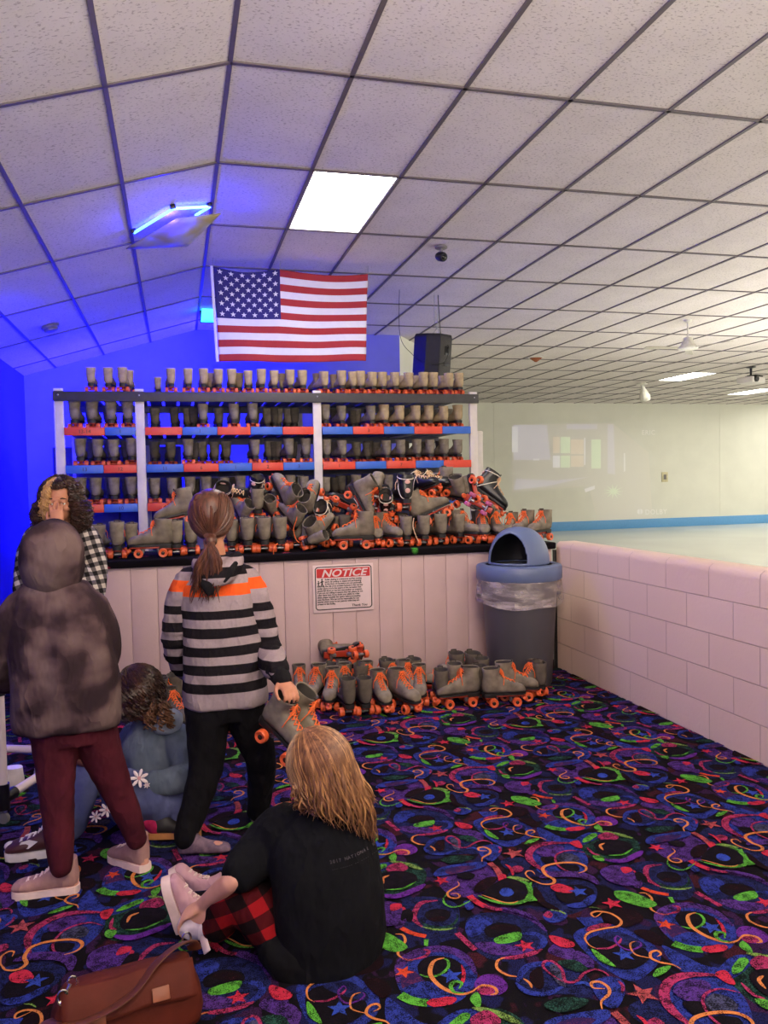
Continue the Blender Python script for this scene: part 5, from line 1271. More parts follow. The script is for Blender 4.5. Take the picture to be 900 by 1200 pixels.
def to_knot(mb, C, R, rad, kn, n, seed, r=.0036):        # hair combed back from the hairline into one knot
    g = random.Random(seed); k_ = R.transposed() @ (kn-C); k_ = V(k_.x/rad[0], k_.y/rad[1], k_.z/rad[2]); kd = k_.normalized()
    for i in range(n):
        a = g.uniform(-pi, pi); el = g.uniform(-.15, .9) if abs(a) > .9 else g.uniform(-.75, .3)
        s0 = V(sin(a), cos(a)*.95, 0) if False else V(sin(a)*cos(el), -cos(a)*cos(el), sin(el)); s0.normalize()
        if s0.y > .75 and s0.z < .35: continue
        P = []; q = 1.0+g.uniform(-.01, .035)
        for k in range(12):
            d = s0.slerp(kd, k/11) if s0.dot(kd) > -.98 else s0.lerp(kd, k/11).normalized()
            P.append(C+R @ V(d.x*rad[0]*q, d.y*rad[1]*q, d.z*rad[2]*q))
        P[-1] = P[-1]*.5+kn*.5; mb.tube(P, r, 4)
# ---------------------------------------------------------------- the child in the striped hoodie (back view, carrying skates)
def stripes_mat():
    t = NT('striped knit'); z = t.xyz()[2]; v = t.math('DIVIDE', z, 1.5)
    g, k, o = srgb((158, 142, 146)), srgb((20, 18, 22)), srgb((240, 92, 34)); st = [(0, g)]; zz = .648
    while zz < 1.0: st += [(zz/1.5, k), ((zz+.040)/1.5, g)]; zz += .0755
    st += [(1.048/1.5, o), (1.092/1.5, g), (1.128/1.5, k), (1.168/1.5, g), (1.205/1.5, k), (1.235/1.5, g)]
    w = t.math('ADD', v, t.math('MULTIPLY', t.math('SUBTRACT', t.noise(4, 2), .5), .006)); c = t.ramp(w, st, 'CONSTANT')
    t.color(t.mix(t.math('MULTIPLY', t.noise(120, 3), .25), c, srgb((60, 52, 56)))); folds(t); t.set(.95, spec=.1); return t.mat
Bc = onz(255, 985, 0)
R = frame3((.30, .95, -.05)); hc = W(249, 609, 3.38)
aw = W(331, 797, 3.17)
J = dict(head=hc, R=R, hs=.95, neck=W(253, 652, 3.39), chest=W(256, 705, 3.40), pelvis=W(262, 812, 3.40), yaw=-.1,
         arms=[dict(s=W(294, 690, 3.40), e=W(314, 757, 3.38), w=aw, d=W(346, 818, 3.06)-aw, n=(-.2, .75, -.5), curl=40, thumb=-1, hs=.86),
               dict(s=W(214, 690, 3.40), e=W(207, 757, 3.46), w=W(222, 790, 3.66), d=(.5, .6, .0), n=(0, .3, -1), curl=40, thumb=1)],
         legs=[dict(h=W(243, 822, 3.39), k=W(240, 905, 3.36), a=W(217, 985, 3.29), L=.21, M=fmat(onz(209, 1003, 0)+V(0, 0, .004), -8, 0)),
               dict(h=W(282, 822, 3.40), k=W(307, 893, 3.44), a=W(301, 955, 3.52), L=.21, M=fmat(W(303, 968, 3.49), 95, -28))])
person_c = body('person standing with their back turned, striped hoodie and ponytail, holding a pair of skates', Bc, J, M_skin2, .92)
sm = stripes_mat()
sleeveR = [(W(284, 676, 3.39), .058), (W(297, 698, 3.38), .062), (W(307, 730, 3.38), .056), (W(314, 758, 3.38), .056), (W(320, 776, 3.28), .054), (W(326, 788, 3.21), .044)]
garment(person_c, Bc, 'striped_hoodie', sm, [
    S_([(W(265, 824, 3.40), .172, .118), (W(265, 812, 3.40), .175, .12), (W(263, 780, 3.40), .166, .125), (W(260, 735, 3.40), .158, .122), (W(257, 700, 3.40), .158, .115), (W(256, 676, 3.40), .138, .10), (W(255, 660, 3.40), .098, .085), (W(254, 649, 3.39), .07, .07)], sq=2.3),
    L_([(W(234, 660, 3.32), .036), (W(241, 672, 3.28), .042), (W(254, 676, 3.275), .042), (W(268, 668, 3.29), .040), (W(276, 655, 3.33), .036)], up=(0, 0, 1))], .008, 4, (.012, 8, (1, 1, .7)), 3)
for nm_, pr_ in (('sleeve', sleeveR), ('sleeve', [(W(224, 680, 3.40), .06), (W(213, 706, 3.42), .062), (W(207, 745, 3.45), .056), (W(209, 768, 3.52), .054), (W(220, 786, 3.64), .044)])):
    mb_ = MB(); limb(mb_, pr_, 18, 5); mb_.remesh(.007, 3, .5); mb_.wrinkle(.012, 12, (1, 1, 1.2), 2); o_ = mb_.off(Bc+V(0, 0, .018)).build(nm_, sm, person_c, sharp=0); o_.location = (0, 0, .018)
mk = cloth('black cuff knit', (26, 24, 27))
garment(person_c, Bc, 'cuff', mk, [L_([(W(323, 784, 3.23), .046), (W(329, 793, 3.19), .041), (W(332, 799, 3.165), .036)])], .006, 2, None)
garment(person_c, Bc, 'hood_lining', mk, [L_([(W(238, 672, 3.255), .020), (W(243, 684, 3.245), .027), (W(246, 694, 3.25), .020)], flat=.5, up=(0, 1, 0)), L_([(W(262, 680, 3.245), .014), (W(270, 670, 3.25), .016), (W(276, 660, 3.28), .012)])], .006, 2, None)
mp = cloth('black trousers', (17, 16, 19), (11, 10, 13))
garment(person_c, Bc, 'black_trousers', mp, [S_([(W(263, 842, 3.40), .13, .10), (W(264, 820, 3.40), .155, .115), (W(264, 800, 3.40), .15, .11)]),
    L_([(W(243, 826, 3.39), .092), (W(243, 862, 3.38), .084), (W(241, 900, 3.36), .070), (W(230, 940, 3.33), .058), (W(219, 973, 3.295), .048), (W(217, 982, 3.29), .045)]),
    L_([(W(284, 826, 3.40), .092), (W(297, 862, 3.42), .078), (W(306, 893, 3.44), .064), (W(305, 925, 3.48), .056), (W(302, 950, 3.515), .048)])], .008, 4, (.006, 14, (1, 1, .7)), 1)
msk = cloth('grey purple sock', (122, 100, 112), (92, 76, 90), 40)
for l in J['legs']: xf(foot_mb(l['L'], .098, .92, 12, .004), l['M']).off(Bc).build('sock', msk, person_c)
mh = hair_mat('auburn hair', (52, 32, 26), (104, 64, 48), (70, 70, 5))
b = MB(); rad = (.092, .108, .112); b.ell(hc+R @ V(0, -.02, .026), (.086, .100, .104), 24, 16, R=R); to_knot(b, hc+R @ V(0, -.018, .024), R, (.088, .102, .107), W(247, 634, 3.275), 260, 5)
b.ell(hc+R @ V(-.03, -.055, .085), (.035, .04, .028), 14, 8, R=R)
kn = W(247, 634, 3.275)
b.ell(kn, (.026, .026, .024), 14, 8)
g = random.Random(8)
for i in range(150):
    a = g.uniform(0, 6.28); q = sqrt(g.random()); st_ = hc+R @ V(.08*cos(a)*.9, -.085, .03*sin(a)-.01)
    ex, ey = g.uniform(-1, 1), g.uniform(0, 1); w0 = g.uniform(0, 6)
    P = [st_*.3+kn*.7, kn+V(.012*cos(a), -.012+.008*sin(a), 0)]
    L0 = .14+.11*g.random()
    for k in range(1, 8):
        f = k/7; P.append(kn+V((.055*ex)*sin(min(1, f*1.5)*pi/2)-.03*f+.010*sin(w0+8*f)*f, -.03*sin(pi*min(1, f*1.1))-.015+.03*ey*f*.6+.008*sin(w0*2+7*f), -L0*f))
    P = cr(P, 2); m = len(P); b.tube(P, [.0042*(1 if k < m*.7 else max(.15, (m-k)/(m*.3))) for k in range(m)], 4)
b.off(Bc).build('ponytail_hair', mh, person_c)
# the pair of skates in their hand
def held(px, py, Y, yaw, pitch, roll, sc, label):
    skate('grey', W(px, py, Y), yaw, pitch, roll, sc, label, 'pair of skates carried by the child in the striped hoodie', True)
held(338, 853, 3.15, -40, -34, 6, .88, 'nearer grey skate of the pair carried in the hand')
held(357, 846, 3.25, -32, -40, 4, .88, 'farther grey skate of the pair carried in the hand')
# ---------------------------------------------------------------- the child in the tie-dye hoodie
def tiedye():
    t = NT('tie dye fleece'); n = t.noise(6.5, 1.5, rough=.45, stretch=(1, 1, 1.25)); m = t.noise(22, 3)
    v = t.math('ADD', t.math('MULTIPLY', n, .9), t.math('MULTIPLY', m, .1))
    t.color(t.ramp(v, [(.40, srgb((48, 36, 40))), (.46, srgb((56, 42, 46))), (.51, srgb((82, 64, 66))), (.62, srgb((104, 86, 84)))])); folds(t); t.set(.95, spec=.1); return t.mat
Bb = onz(105, 1032, 0); YB_ = 3.10
R = frame3((.12, .98, -.12)); hc = W(62, 648, 3.12)
J = dict(head=hc, R=R, hs=.92, neck=W(66, 690, 3.12), chest=W(70, 735, 3.12), pelvis=W(80, 838, 3.12), yaw=0,
         arms=[dict(s=W(112, 722, 3.12), e=W(124, 768, 3.18), w=W(104, 792, 3.36), d=(-.6, .5, .1), n=(0, .4, -1), curl=30), dict(s=W(28, 722, 3.12), e=W(-2, 775, 3.2), w=W(12, 800, 3.4), d=(.3, .8, .1), n=(0, .4, -1), curl=30, thumb=-1)],
         legs=[dict(h=W(62, 848, 3.11), k=W(66, 930, 3.09), a=W(69, 1012, 3.07), L=.23, M=fmat(onz(92, 1044, 0), 172)), dict(h=W(108, 848, 3.13), k=W(136, 920, 3.16), a=W(159, 985, 3.2), L=.22, M=fmat(onz(172, 1022, 0)+V(0, 0, .003), 128, -3))])
person_b = body('person with hood up seen from behind, dark tie-dye hoodie and maroon leggings', Bb, J, M_skin, .92)
td = tiedye()
garment(person_b, Bb, 'tie_dye_hoodie', td, [
    S_([(W(79, 850, 3.12), .180, .125), (W(79, 838, 3.12), .186, .13), (W(77, 800, 3.12), .186, .135), (W(73, 755, 3.12), .176, .13), (W(69, 722, 3.12), .160, .12), (W(67, 700, 3.12), .14, .11), (W(66, 684, 3.12), .105, .09)], sq=2.3),
    L_([(W(104, 712, 3.12), .066), (W(116, 738, 3.14), .064), (W(123, 766, 3.18), .062), (W(116, 784, 3.26), .054), (W(106, 792, 3.34), .044)]),
    L_([(W(32, 712, 3.12), .07), (W(12, 742, 3.14), .07), (W(-3, 775, 3.2), .066), (W(4, 795, 3.3), .056), (W(10, 800, 3.38), .045)])], .008, 4, (.016, 6, (1, 1, .6)), 9)
b = MB(); R_ = []
for k in range(15):
    al = radians(4+k*8.2); ring = []
    for j in range(32):
        be = 2*pi*j/32; x, z = cos(be), sin(be)
        rz = .108 if z > 0 else .118; pk = 1+.10*max(0, z)**6*max(0, sin(al)) ; dn = 1+.42*max(0, -z)**1.4*sin(al)
        ring.append(hc+R @ V(.108*sin(al)*x*(1+.34*max(0, -z)**1.5-.07*max(0, z)), -.125*cos(al)-.012+.03*max(0, -z)*0, rz*sin(al)*z*pk*dn+.0))
    R_.append(ring)
b.loft(R_, cap=False); b.f.append(tuple(range(32))[::-1]); b.m.append(0); b.wrinkle(.014, 8, (1, 1, .6), 4)
o = b.off(Bb).build('hood', td, person_b, sharp=0); q = o.modifiers.new('s', 'SOLIDIFY'); q.thickness = .012; q.offset = -1; q = o.modifiers.new('u', 'SUBSURF'); q.levels = q.render_levels = 1
mm = cloth('maroon leggings', (84, 28, 40), (62, 20, 30), 8)
garment(person_b, Bb, 'maroon_leggings', mm, [S_([(W(84, 868, 3.12), .13, .10), (W(82, 845, 3.12), .16, .11), (W(82, 830, 3.12), .15, .10)]),
    L_([(W(64, 852, 3.11), .088), (W(65, 890, 3.10), .074), (W(67, 935, 3.09), .060), (W(69, 975, 3.08), .053), (W(71, 1008, 3.07), .043), (W(72, 1016, 3.07), .04)]),
    L_([(W(108, 852, 3.13), .088), (W(122, 890, 3.15), .072), (W(137, 925, 3.17), .058), (W(150, 955, 3.185), .050), (W(158, 978, 3.2), .041), (W(160, 985, 3.2), .039)])], .007, 3, (.003, 20, (1, 1, .8)), 2)
M_pink = cloth('dusty pink canvas', (172, 134, 128), (152, 112, 110), 12); M_psole = mat('pale shoe sole', (226, 196, 190), .5)
shoe(person_b, Bb, J['legs'][0]['M'], .235, M_pink, M_psole, M_psole, .105)
shoe(person_b, Bb, J['legs'][1]['M'], .225, M_pink, M_psole, M_psole, .115)
# ---------------------------------------------------------------- curly-haired woman in a plaid shirt
def plaid(name, p, ca, cb, cc, k=(1, .45, 0), z=(0, 0, 1)):
    t = NT(name); d = t.new('ShaderNodeVectorMath', operation='DOT_PRODUCT'); t.L(t.co(), d.inputs[0]); d.inputs[1].default_value = k
    e = t.new('ShaderNodeVectorMath', operation='DOT_PRODUCT'); t.L(t.co(), e.inputs[0]); e.inputs[1].default_value = z
    a = t.math('GREATER_THAN', t.math('FRACT', t.math('DIVIDE', d.outputs['Value'], p)), .5); b_ = t.math('GREATER_THAN', t.math('FRACT', t.math('DIVIDE', e.outputs['Value'], p)), .5)
    c = t.ramp(t.math('MULTIPLY', t.math('ADD', a, b_), .5), [(0, srgb(ca)), (.4, srgb(cb)), (.8, srgb(cc))], 'CONSTANT')
    t.color(t.mix(t.math('MULTIPLY', t.noise(200, 2), .3), c, srgb(tuple(int(x*.6) for x in cb)))); folds(t); t.set(.9, spec=.1); return t.mat
YA_ = 4.62; Ba = onz(72, 896, 0); R = frame3((-.10, -.98, -.12)); hc = W(71, 587, YA_)
hw = W(68, 616, YA_-.165)
J = dict(head=hc, R=R, hs=1.0, neck=W(72, 622, YA_+.03), chest=W(71, 655, YA_+.05), pelvis=W(75, 750, YA_+.05), yaw=0,
         arms=[dict(s=W(108, 634, YA_+.04), e=W(108, 692, YA_-.08), w=hw, d=V(-.12, .22, 1), n=(.05, 1, -.1), curl=18, thumb=1, hs=.90), dict(s=W(38, 630, YA_+.04), e=W(28, 695, YA_+.05), w=W(36, 745, YA_-.02), d=(.1, -.2, -1), n=(1, 0, 0), curl=25)],
         legs=[dict(h=W(60, 765, YA_+.05), k=W(62, 832, YA_+.03), a=W(62, 884, YA_+.07), L=.24, M=fmat(onz(62, 893, 0), -95)), dict(h=W(90, 765, YA_+.05), k=W(88, 832, YA_+.03), a=W(87, 884, YA_+.07), L=.24, M=fmat(onz(87, 893, 0), -85))])
person_a = body('curly-haired woman facing the camera with a hand over her mouth, black and white plaid shirt', Ba, J, M_skin2, 1.0, .0045)
pm = plaid('black and white plaid', .052, (206, 196, 186), (98, 92, 92), (20, 19, 22), (1, .3, .25), (-.25, .2, 1))
garment(person_a, Ba, 'plaid_shirt', pm, [S_([(W(74, 772, YA_+.05), .185, .125), (W(74, 740, YA_+.05), .18, .125), (W(72, 690, YA_+.05), .172, .12), (W(72, 655, YA_+.05), .182, .12), (W(72, 636, YA_+.04), .165, .10), (W(72, 624, YA_+.04), .10, .075)]),
    L_([(W(100, 626, YA_+.04), .062), (W(109, 645, YA_+.03), .064), (W(111, 672, YA_-.02), .066), (W(107, 694, YA_-.08), .068), (W(92, 672, YA_-.11), .058), (W(78, 645, YA_-.13), .046), (W(72, 630, YA_-.14), .040)]),
    L_([(W(44, 626, YA_+.04), .062), (W(34, 648, YA_+.04), .06), (W(29, 690, YA_+.05), .056), (W(33, 725, YA_), .05), (W(36, 742, YA_-.02), .043)])], .009, 4, (.008, 9, (1, 1, .8)), 5)
garment(person_a, Ba, 'black_top', mk, [S_([(W(72, 680, YA_-.03), .09, .06), (W(72, 640, YA_-.03), .09, .06), (W(72, 625, YA_+.0), .06, .05)])], .009, 3, None)
jm = cloth('light blue jeans', (128, 140, 168), (98, 110, 142), 14)
garment(person_a, Ba, 'jeans', jm, [S_([(W(75, 790, YA_+.05), .15, .11), (W(75, 765, YA_+.05), .17, .12), (W(75, 745, YA_+.05), .16, .11)]),
    L_([(W(60, 775, YA_+.05), .098), (W(62, 832, YA_+.03), .074), (W(62, 879, YA_+.07), .062)]), L_([(W(90, 775, YA_+.05), .098), (W(88, 832, YA_+.03), .074), (W(87, 879, YA_+.07), .062)])], .009, 3, (.006, 12, (1, 1, 1)), 1)
for l in J['legs']: shoe(person_a, Ba, l['M'], .24, M_white, M_white, M_white, .09)
mc = hair_mat('dark brown curls', (24, 15, 13), (66, 42, 32), (25, 25, 25)); ml = hair_mat('blond streak curls', (150, 108, 62), (206, 164, 106), (25, 25, 25))
b = MB(); hcn = hc+R @ V(0, -.03, .02); b.ell(hc+R @ V(0, -.028, .035), (.088, .092, .095), 20, 12, R=R)
for sx in (-1, 1): limb(b, [(hc+R @ V(sx*.075, -.03, .03), .04), (hc+R @ V(sx*.095, -.03, -.06), .055), (hc+R @ V(sx*.10, -.02, -.15), .05), (hc+R @ V(sx*.09, .0, -.2), .03)], 12)
limb(b, [(hc+R @ V(0, -.08, .03), .07), (hc+R @ V(0, -.09, -.1), .08), (hc+R @ V(0, -.08, -.19), .06)], 12)
strands(b, hcn, R, (.100, .104, .104), 260, (-148, 128), .17, (0, 0, 0), .0036, .012, (6, 100), 21, .017, .034, .14, 4, .035)
strands(b, hcn, R, (.098, .104, .100), 60, (-140, -85), .17, (0, 0, 0), .0036, .012, (8, 95), 22, .015, .030, .10, 4, .03)
strands(b, hc+R @ V(0, -.012, .022), R, (.082, .096, .100), 60, (150, 232), .0, (0, 0, 0), .0036, .004, (0, 52), 25, .008, .03, .06, 4)
b.off(Ba).build('curly_hair', mc, person_a)
b = MB(); strands(b, hc+R @ V(0, -.012, .022), R, (.088, .098, .100), 40, (112, 160), .10, (0, 0, 0), .0036, .012, (12, 95), 23, .012, .03, .08, 4, .012); b.off(Ba).build('blond_streak', ml, person_a)
# ---------------------------------------------------------------- seated curly-haired child in a grey-blue hoodie
YD = 3.72; Bd = onz(196, 958, 0); R = frame3((-.80, .52, -.32)); hc = W(160, 816, YD)
J = dict(head=hc, R=R, hs=.95, neck=W(178, 850, YD), chest=W(188, 880, YD), pelvis=W(200, 935, YD), yaw=.6,
         arms=[dict(s=W(212, 868, YD-.06), e=W(221, 905, YD-.16), w=W(176, 918, YD-.22), d=(-1, .1, -.1), n=(0, .5, -1), curl=30), dict(s=W(160, 868, YD+.1), e=W(138, 905, YD+.16), w=W(110, 925, YD+.02), d=(-1, -.2, -.3), n=(.2, .2, -1), curl=35, thumb=-1)],
         legs=[dict(h=W(203, 943, YD-.07), k=W(142, 922, YD-.22), a=W(172, 962, YD-.16), L=.22, M=fmat(onz(174, 984, 0)+V(0, 0, .006), -12, 0, -10)), dict(h=W(190, 943, YD+.08), k=W(101, 893, YD+.06), a=W(82, 968, YD-.12), L=.23, M=fmat(onz(84, 998, 0), 176))])
person_d = body('child seated on the carpet facing left, dark curly hair and grey-blue hoodie', Bd, J, M_skin3, .9)
hm = cloth('grey blue fleece', (98, 108, 124), (76, 86, 104), 9); hl = cloth('pale hood fleece', (150, 158, 176), (128, 138, 160), 9)
garment(person_d, Bd, 'grey_blue_hoodie', hm, [S_([(W(196, 946, YD), .15, .135, .4), (W(194, 925, YD), .168, .14, .4), (W(190, 895, YD), .165, .135, .4), (W(185, 870, YD), .155, .12, .4), (W(180, 852, YD), .10, .09, .4), (W(176, 842, YD), .06, .06, .4)]),
    L_([(W(206, 862, YD-.05), .066), (W(217, 885, YD-.12), .068), (W(219, 906, YD-.17), .064), (W(200, 914, YD-.22), .056), (W(178, 918, YD-.23), .044)]),
    L_([(W(160, 862, YD+.08), .062), (W(146, 885, YD+.14), .06), (W(136, 906, YD+.15), .056), (W(114, 923, YD+.04), .044)])], .008, 4, (.016, 8, (1, 1, .8)), 6)
garment(person_d, Bd, 'hood', hl, [L_([(W(188, 840, YD-.06), .022), (W(199, 836, YD-.10), .026), (W(209, 844, YD-.11), .024), (W(200, 852, YD-.10), .028), (W(186, 853, YD-.10), .026)])], .007, 3, (.006, 12, (1, 1, 1)), 2)
jd = cloth('blue jeans', (92, 98, 138), (68, 74, 116), 10)
garment(person_d, Bd, 'jeans', jd, [S_([(W(200, 966, YD-.02), .14, .12), (W(199, 945, YD-.02), .165, .14), (W(198, 930, YD), .15, .13)]),
    L_([(W(206, 946, YD-.1), .105), (W(172, 935, YD-.2), .095), (W(141, 924, YD-.24), .078), (W(146, 946, YD-.25), .066), (W(166, 962, YD-.19), .058), (W(176, 966, YD-.16), .048)]),
    L_([(W(188, 943, YD+.08), .10), (W(140, 915, YD+.1), .085), (W(103, 897, YD+.06), .07), (W(97, 925, YD-.03), .062), (W(88, 955, YD-.1), .060), (W(83, 972, YD-.12), .056)]),
    L_([(W(214, 942, YD-.18), .06), (W(211, 955, YD-.18), .07), (W(204, 965, YD-.17), .05)])], .008, 4, (.009, 10, (1, 1, .8)), 8)
o_ = MB().ell(W(101, 888, YD+.0), (.05, .045, .04), 16, 10).off(Bd).build('bare_knee', M_skin3, person_d); o_['label'] = 'bare knee showing through ripped jeans'
fm = mat('embroidered flower', (222, 206, 212), .8); fy = mat('flower heart', (206, 150, 160), .8)
for (px, py, Y, r) in ((163, 912, YD-.315, .038), (125, 949, YD-.325, .030), (112, 957, YD-.32, .024), (172, 920, YD-.32, .014)):
    c = W(px, py, Y); b = MB(); N = (CAM-c).normalized(); u = N.orthogonal().normalized(); v = N.cross(u)
    for k in range(7):
        a = 2*pi*k/7; d = u*cos(a)+v*sin(a); e = N.cross(d); b.loft([[c+d*(r*t)+e*(r*w*cos(q))+N*(.004*sin(q)) for q in [2*pi*m/8 for m in range(8)]] for t, w in ((.15, .06), (.5, .19), (.85, .16), (1, .05))])
    o = b.off(Bd).build('flower_patch', fm, person_d); MB().ell(c, (r*.22, r*.22, r*.22), 10, 6).off(Bd).build('flower_heart', fy, o)
M_brown = mat('brown shoe leather', (78, 40, 38), .4); M_swhite = mat('white shoe leather', (226, 216, 210), .4)
o = shoe(person_d, Bd, J['legs'][1]['M'], .255, M_brown, M_swhite, M_swhite, .125, 1.02, .026)
b = MB(); Mx = J['legs'][1]['M']
for s_ in (-1, 1):
    P = [V(.20, s_*.040, .052), V(.155, s_*.047, .050), (V(.12, s_*.046, .075)), V(.155, s_*.036, .082), V(.185, s_*.034, .074)]; b.add([p+V(0, s_*.002, 0) for p in P]+[p+V(0, -s_*.004, -.002) for p in P], [(0, 1, 2, 3, 4), (9, 8, 7, 6, 5)]+[(i, (i+1) % 5, 5+(i+1) % 5, 5+i) for i in range(5)])
    P = [V(.075, s_*.041, .03), V(.03, s_*.041, .03), V(.035, s_*.038, .09), V(.07, s_*.038, .085)]; b.add([p+V(0, s_*.002, 0) for p in P]+[p+V(0, -s_*.004, 0) for p in P], [(0, 1, 2, 3), (7, 6, 5, 4)]+[(i, (i+1) % 4, 4+(i+1) % 4, 4+i) for i in range(4)])
b.ell(V(.255*.93, 0, .05), (.022, .026, .016), 12, 6); xf(b, Mx).off(Bd).build('white_panels', M_swhite, o)
shoe(person_d, Bd, J['legs'][0]['M'], .22, mat('black shoe canvas', (24, 22, 24), .6), mat('tan shoe sole', (176, 120, 70), .5), None, .09, 1, .018)
garment(person_d, Bd, 'pink_sock', cloth('magenta sock', (176, 38, 88), (140, 26, 66), 30), [L_([(W(166, 958, YD-.22), .030), (W(175, 963, YD-.24), .032), (W(184, 972, YD-.235), .030)])], .006, 2, None)
b = MB(); b.ell(hc+R @ V(0, -.03, .03), (.088, .098, .10), 20, 12, R=R); strands(b, hc+R @ V(0, -.022, .025), R, (.094, .104, .104), 300, (-128, 128), .075, (.0, 0, 0), .0038, .008, (2, 112), 31, .009, .04, .10, 4)
mcd = hair_mat('brown curls', (26, 16, 14), (74, 46, 36), (30, 30, 12)); b.off(Bd).build('curly_hair', mcd, person_d)
b = MB(); g = random.Random(4); k0 = W(187, 826, YD-.11)
for i in range(60):
    a = g.uniform(0, 6.28); s0 = k0+V(.03*cos(a), .03*sin(a), .02*g.random()); L0 = g.uniform(.05, .11); w0 = g.uniform(0, 6); P = []
    for k in range(26): f = k/25; aa = w0+f*L0*2*pi/.032; P.append(s0+V(.03*cos(a)*f+.012*cos(aa)*min(1, .3+f), .02*sin(a)*f+.012*sin(aa)*min(1, .3+f), -L0*f))
    b.tube(P, .0036, 4)
b.off(Bd).build('ringlets', hair_mat('lighter ringlets', (60, 38, 28), (122, 84, 60), (25, 25, 25)), person_d)
# ---------------------------------------------------------------- seated blond child in a black t-shirt
YE = 2.46; Be = onz(378, 1138, 0); R = frame3((-.72, .55, -.42)); hc = W(371, 905, YE)
aw = W(237, 1060, YE+.09)
J = dict(head=hc, R=R, hs=.98, neck=W(380, 948, YE-.01), chest=W(382, 1010, YE), pelvis=W(385, 1105, YE), yaw=.55,
         arms=[dict(s=W(318, 985, YE+.07), e=W(274, 1030, YE-.02), w=aw, d=W(213, 1074, YE+.13)-aw, n=(.1, .2, -1), curl=30, thumb=-1, hs=.9), dict(s=W(395, 985, YE+.1), e=W(330, 1030, YE+.3), w=W(262, 1045, YE+.32), d=(-1, 0, -.3), n=(0, 0, -1), curl=30)],
         legs=[dict(h=W(352, 1110, YE+.03), k=W(268, 1058, YE+.07), a=W(226, 1080, YE+.13), L=.19, M=fmat(W(208, 1093, YE+.20), 172, 76)), dict(h=W(372, 1110, YE+.12), k=W(300, 1040, YE+.32), a=W(248, 1060, YE+.45), L=.19, M=fmat(W(228, 1066, YE+.55), 172, 60))])
person_e = body('blond child seated on the carpet with back turned, black t-shirt, holding a pink shoe', Be, J, M_skin, .95)
mt = cloth('black t-shirt cotton', (15, 15, 20), (10, 10, 14), 5)
garment(person_e, Be, 'black_t_shirt', mt, [
    S_([(W(384, 1140, YE), .165, .135, .3), (W(386, 1115, YE), .178, .145, .3), (W(387, 1075, YE-.01), .184, .145, .3), (W(384, 1035, YE-.01), .182, .14, .3), (W(378, 995, YE), .172, .125, .3), (W(374, 968, YE), .135, .105, .3), (W(374, 950, YE), .075, .07, .3)]),
    L_([(W(335, 972, YE+.05), .085), (W(315, 990, YE+.07), .082), (W(293, 1012, YE+.03), .068), (W(280, 1024, YE+.0), .058)], ends=True)], .008, 4, (.009, 8, (1, 1, .7)), 7)
rb = plaid('red buffalo plaid', .085, (150, 22, 28), (72, 13, 18), (14, 10, 12), (.75, .1, .35), (-.4, .2, .95))
garment(person_e, Be, 'plaid_trousers', rb, [L_([(W(350, 1108, YE+.0), .085), (W(318, 1078, YE+.02), .088), (W(285, 1052, YE+.05), .078), (W(268, 1060, YE+.07), .068), (W(258, 1078, YE+.085), .056), (W(254, 1084, YE+.09), .052)]),
    L_([(W(380, 1105, YE+.12), .09), (W(330, 1065, YE+.22), .085), (W(300, 1042, YE+.31), .07), (W(270, 1052, YE+.38), .056)]), S_([(W(375, 1135, YE+.03), .15, .12), (W(375, 1105, YE+.03), .16, .125)])], .008, 4, (.006, 12, (1, 1, 1)), 3)
garment(person_e, Be, 'black_shorts_hem', mp, [L_([(W(372, 1128, YE-.06), .09), (W(345, 1120, YE-.05), .085), (W(326, 1108, YE-.03), .07)])], .008, 4, (.006, 12, (1, 1, 1)), 4)
wsk = cloth('white sock', (206, 190, 198), (182, 164, 176), 30)
garment(person_e, Be, 'white_sock', wsk, [L_([(W(262, 1082, YE+.08), .044), (W(240, 1085, YE+.11), .042), (W(222, 1084, YE+.13), .042)])], .006, 3, (.003, 30, (1, 1, 1)))
M_pinks = cloth('pale pink shoe', (196, 156, 164), (176, 134, 146), 12); M_psol = mat('cream shoe sole', (206, 180, 176), .5)
o = shoe(person_e, Be, J['legs'][0]['M'], .19, M_pinks, M_psol, M_psol, .12, 1.05, .024)
b = MB(); b.tube(cr([W(232, 1070, YE+.14), W(237, 1082, YE+.08), W(238, 1098, YE+.07), W(243, 1116, YE+.04)], 6), .016, 10, flat=.22, up=(0, -1, .2)); b.off(Be).build('shoe_strap', M_psol, o)
o2 = shoe(person_e, Be, J['legs'][1]['M'], .18, M_pinks, M_psol, M_psol, .12, 1, .022)
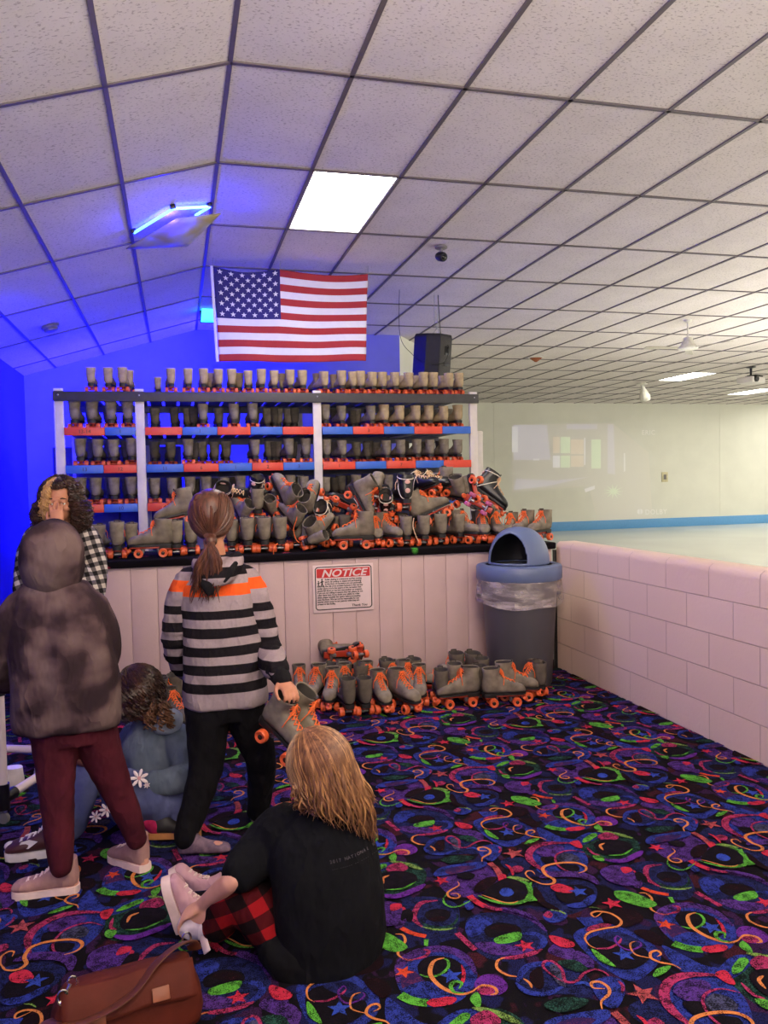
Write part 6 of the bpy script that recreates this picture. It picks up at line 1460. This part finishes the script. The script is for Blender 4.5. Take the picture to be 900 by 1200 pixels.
# print on the back of the t-shirt
def shirt_print():
    tm = MB(); N = V(.10, -1, .22).normalized()
    for txt, sz, a0, (pa, pb) in (('2017 NATIONAL WE', .0135, 0, ((388, 1012), (441, 989))), ('--- ------ -- ---- ----', .010, 0, ((390, 1020), (443, 997)))):
        n = len(txt)
        for i, ch in enumerate(txt):
            if ch == ' ': continue
            f = i/(n-1); px = pa[0]+(pb[0]-pa[0])*f; py = pa[1]+(pb[1]-pa[1])*f+5*sin(pi*f)*.8
            yield ch, px, py, sz, f
ob_ = [o for o in person_e.children if o.name.startswith('black_t_shirt')][0]
from mathutils.bvhtree import BVHTree
bv = BVHTree.FromPolygons([v.co+Be for v in ob_.data.vertices], [tuple(p.vertices) for p in ob_.data.polygons])
tm = MB()
for ch, px, py, sz, f in shirt_print():
    d = ray(px, py).normalized(); h = bv.ray_cast(CAM, d)
    if h[0] is None: continue
    p, n = h[0], h[1]; n = (n-d*.6).normalized(); r = RT*cos(.42-.25*f)+UP*sin(.30); r = (r-n*r.dot(n)).normalized(); u = n.cross(r)
    M = Matrix(((r.x, u.x, n.x, p.x+n.x*.004), (r.y, u.y, n.y, p.y+n.y*.004), (r.z, u.z, n.z, p.z+n.z*.004), (0, 0, 0, 1)))
    q = text_mb(ch, sz, M, .0003, 'CENTER'); tm.add(q.v, q.f)
tm.off(Be).build('back_print', mat('grey shirt print', (78, 70, 78), .8), ob_, smooth=False)
me = hair_mat('strawberry blond hair', (84, 54, 38), (146, 102, 68), (90, 90, 6)); me2 = hair_mat('light blond lock', (128, 88, 56), (190, 138, 90), (90, 90, 6))
hb = hc+R @ V(0, -.02, .022); b = MB(); b.ell(hb, (.090, .104, .106), 24, 16, R=R)
limb(b, [(hc+R @ V(.0, -.06, -.02), .07), (hc+R @ V(0, -.07, -.08), .055)], 14)
b2 = MB(); g = random.Random(12); rad = (.094, .108, .110)
for i in range(560):
    ph = radians(g.uniform(-128, 128)); t1 = radians(g.uniform(92, 112)); q = 1.0+g.uniform(0, .06); pts = []
    for k in range(8):
        a = radians(4)+(t1-radians(4))*k/7; pts.append(hb+R @ V(sin(ph)*sin(a)*rad[0]*q, -cos(ph)*sin(a)*rad[1]*q, cos(a)*rad[2]*q))
    x = ((pts[-1]-hb).dot(RT)/.10+1)/2; x = min(1, max(0, x+g.uniform(-.12, .12))); side = (pts[-1]-hb).dot(FW) > .03
    ex, ey = 338+100*x**1.1, 938+40*x+g.uniform(-14, 10)
    if side: ey = min(ey, 945+g.uniform(-12, 6))
    d = ray(ex, ey).normalized(); h = bv.ray_cast(CAM, d); e0 = (h[0]-d*(.008+.03*g.random())) if h[0] is not None else W(ex, ey, YE-.05)
    s0 = pts[-1]; w0 = g.uniform(0, 6.28); am = .005+.014*g.random()**2
    for k in range(1, 11):
        f = k/10; p = s0*(1-f)+e0*f; p = p+V(0, -.020*sin(pi*f), 0)+(RT*am*sin(w0+f*7)+V(0, 0, am*.4*sin(w0*2+f*5)))*min(1, f*1.6); pts.append(p)
    pts = cr(pts, 2); m = len(pts); (b2 if i % 3 == 0 else b).tube(pts, [.0032*(1 if k < m*.75 else max(.2, (m-k)/(m*.25))) for k in range(m)], 4)
b.off(Be).build('blond_hair', me, person_e); b2.off(Be).build('light_locks', me2, person_e)
# ---------------------------------------------------------------- shoes left on the carpet at the left edge
sp_ = onz(28, 925, 0); t = thing('sneaker', 'white sneaker with tan stripes lying between the trainer pipes, at the left edge', 'shoe', sp_, (0, 0, radians(200)))
M_tan = mat('tan stripe', (206, 120, 76), .5)
o = foot_mb(.24, .10, 1, 14, .02).build('upper', M_swhite, t)
b = MB(); out = [(1.01, .03), (.97, .13), (.88, .185), (.74, .20), (.55, .175), (.35, .155), (.15, .15), (.03, .12), (-.02, .04)]; pts = [(x*.24, y*.24) for x, y in out]; pts = pts+[(x, -y) for x, y in reversed(pts)]
b.loft([[V(x, y, 0) for x, y in pts], [V(x, y, .026) for x, y in pts]]); b.build('sole', M_sole, t)
b = MB()
for k in (4, 5, 6, 7, 8):
    T, B, w = FOOT[k]; c = V(T[0]*.24, 0, T[1]*.10+.02); b.tube([c+V(-.003, -w*.24*.9, -.02), c+V(0, 0, .004), c+V(-.003, w*.24*.9, -.02)], .004, 6)
b.build('laces', M_tan, t)
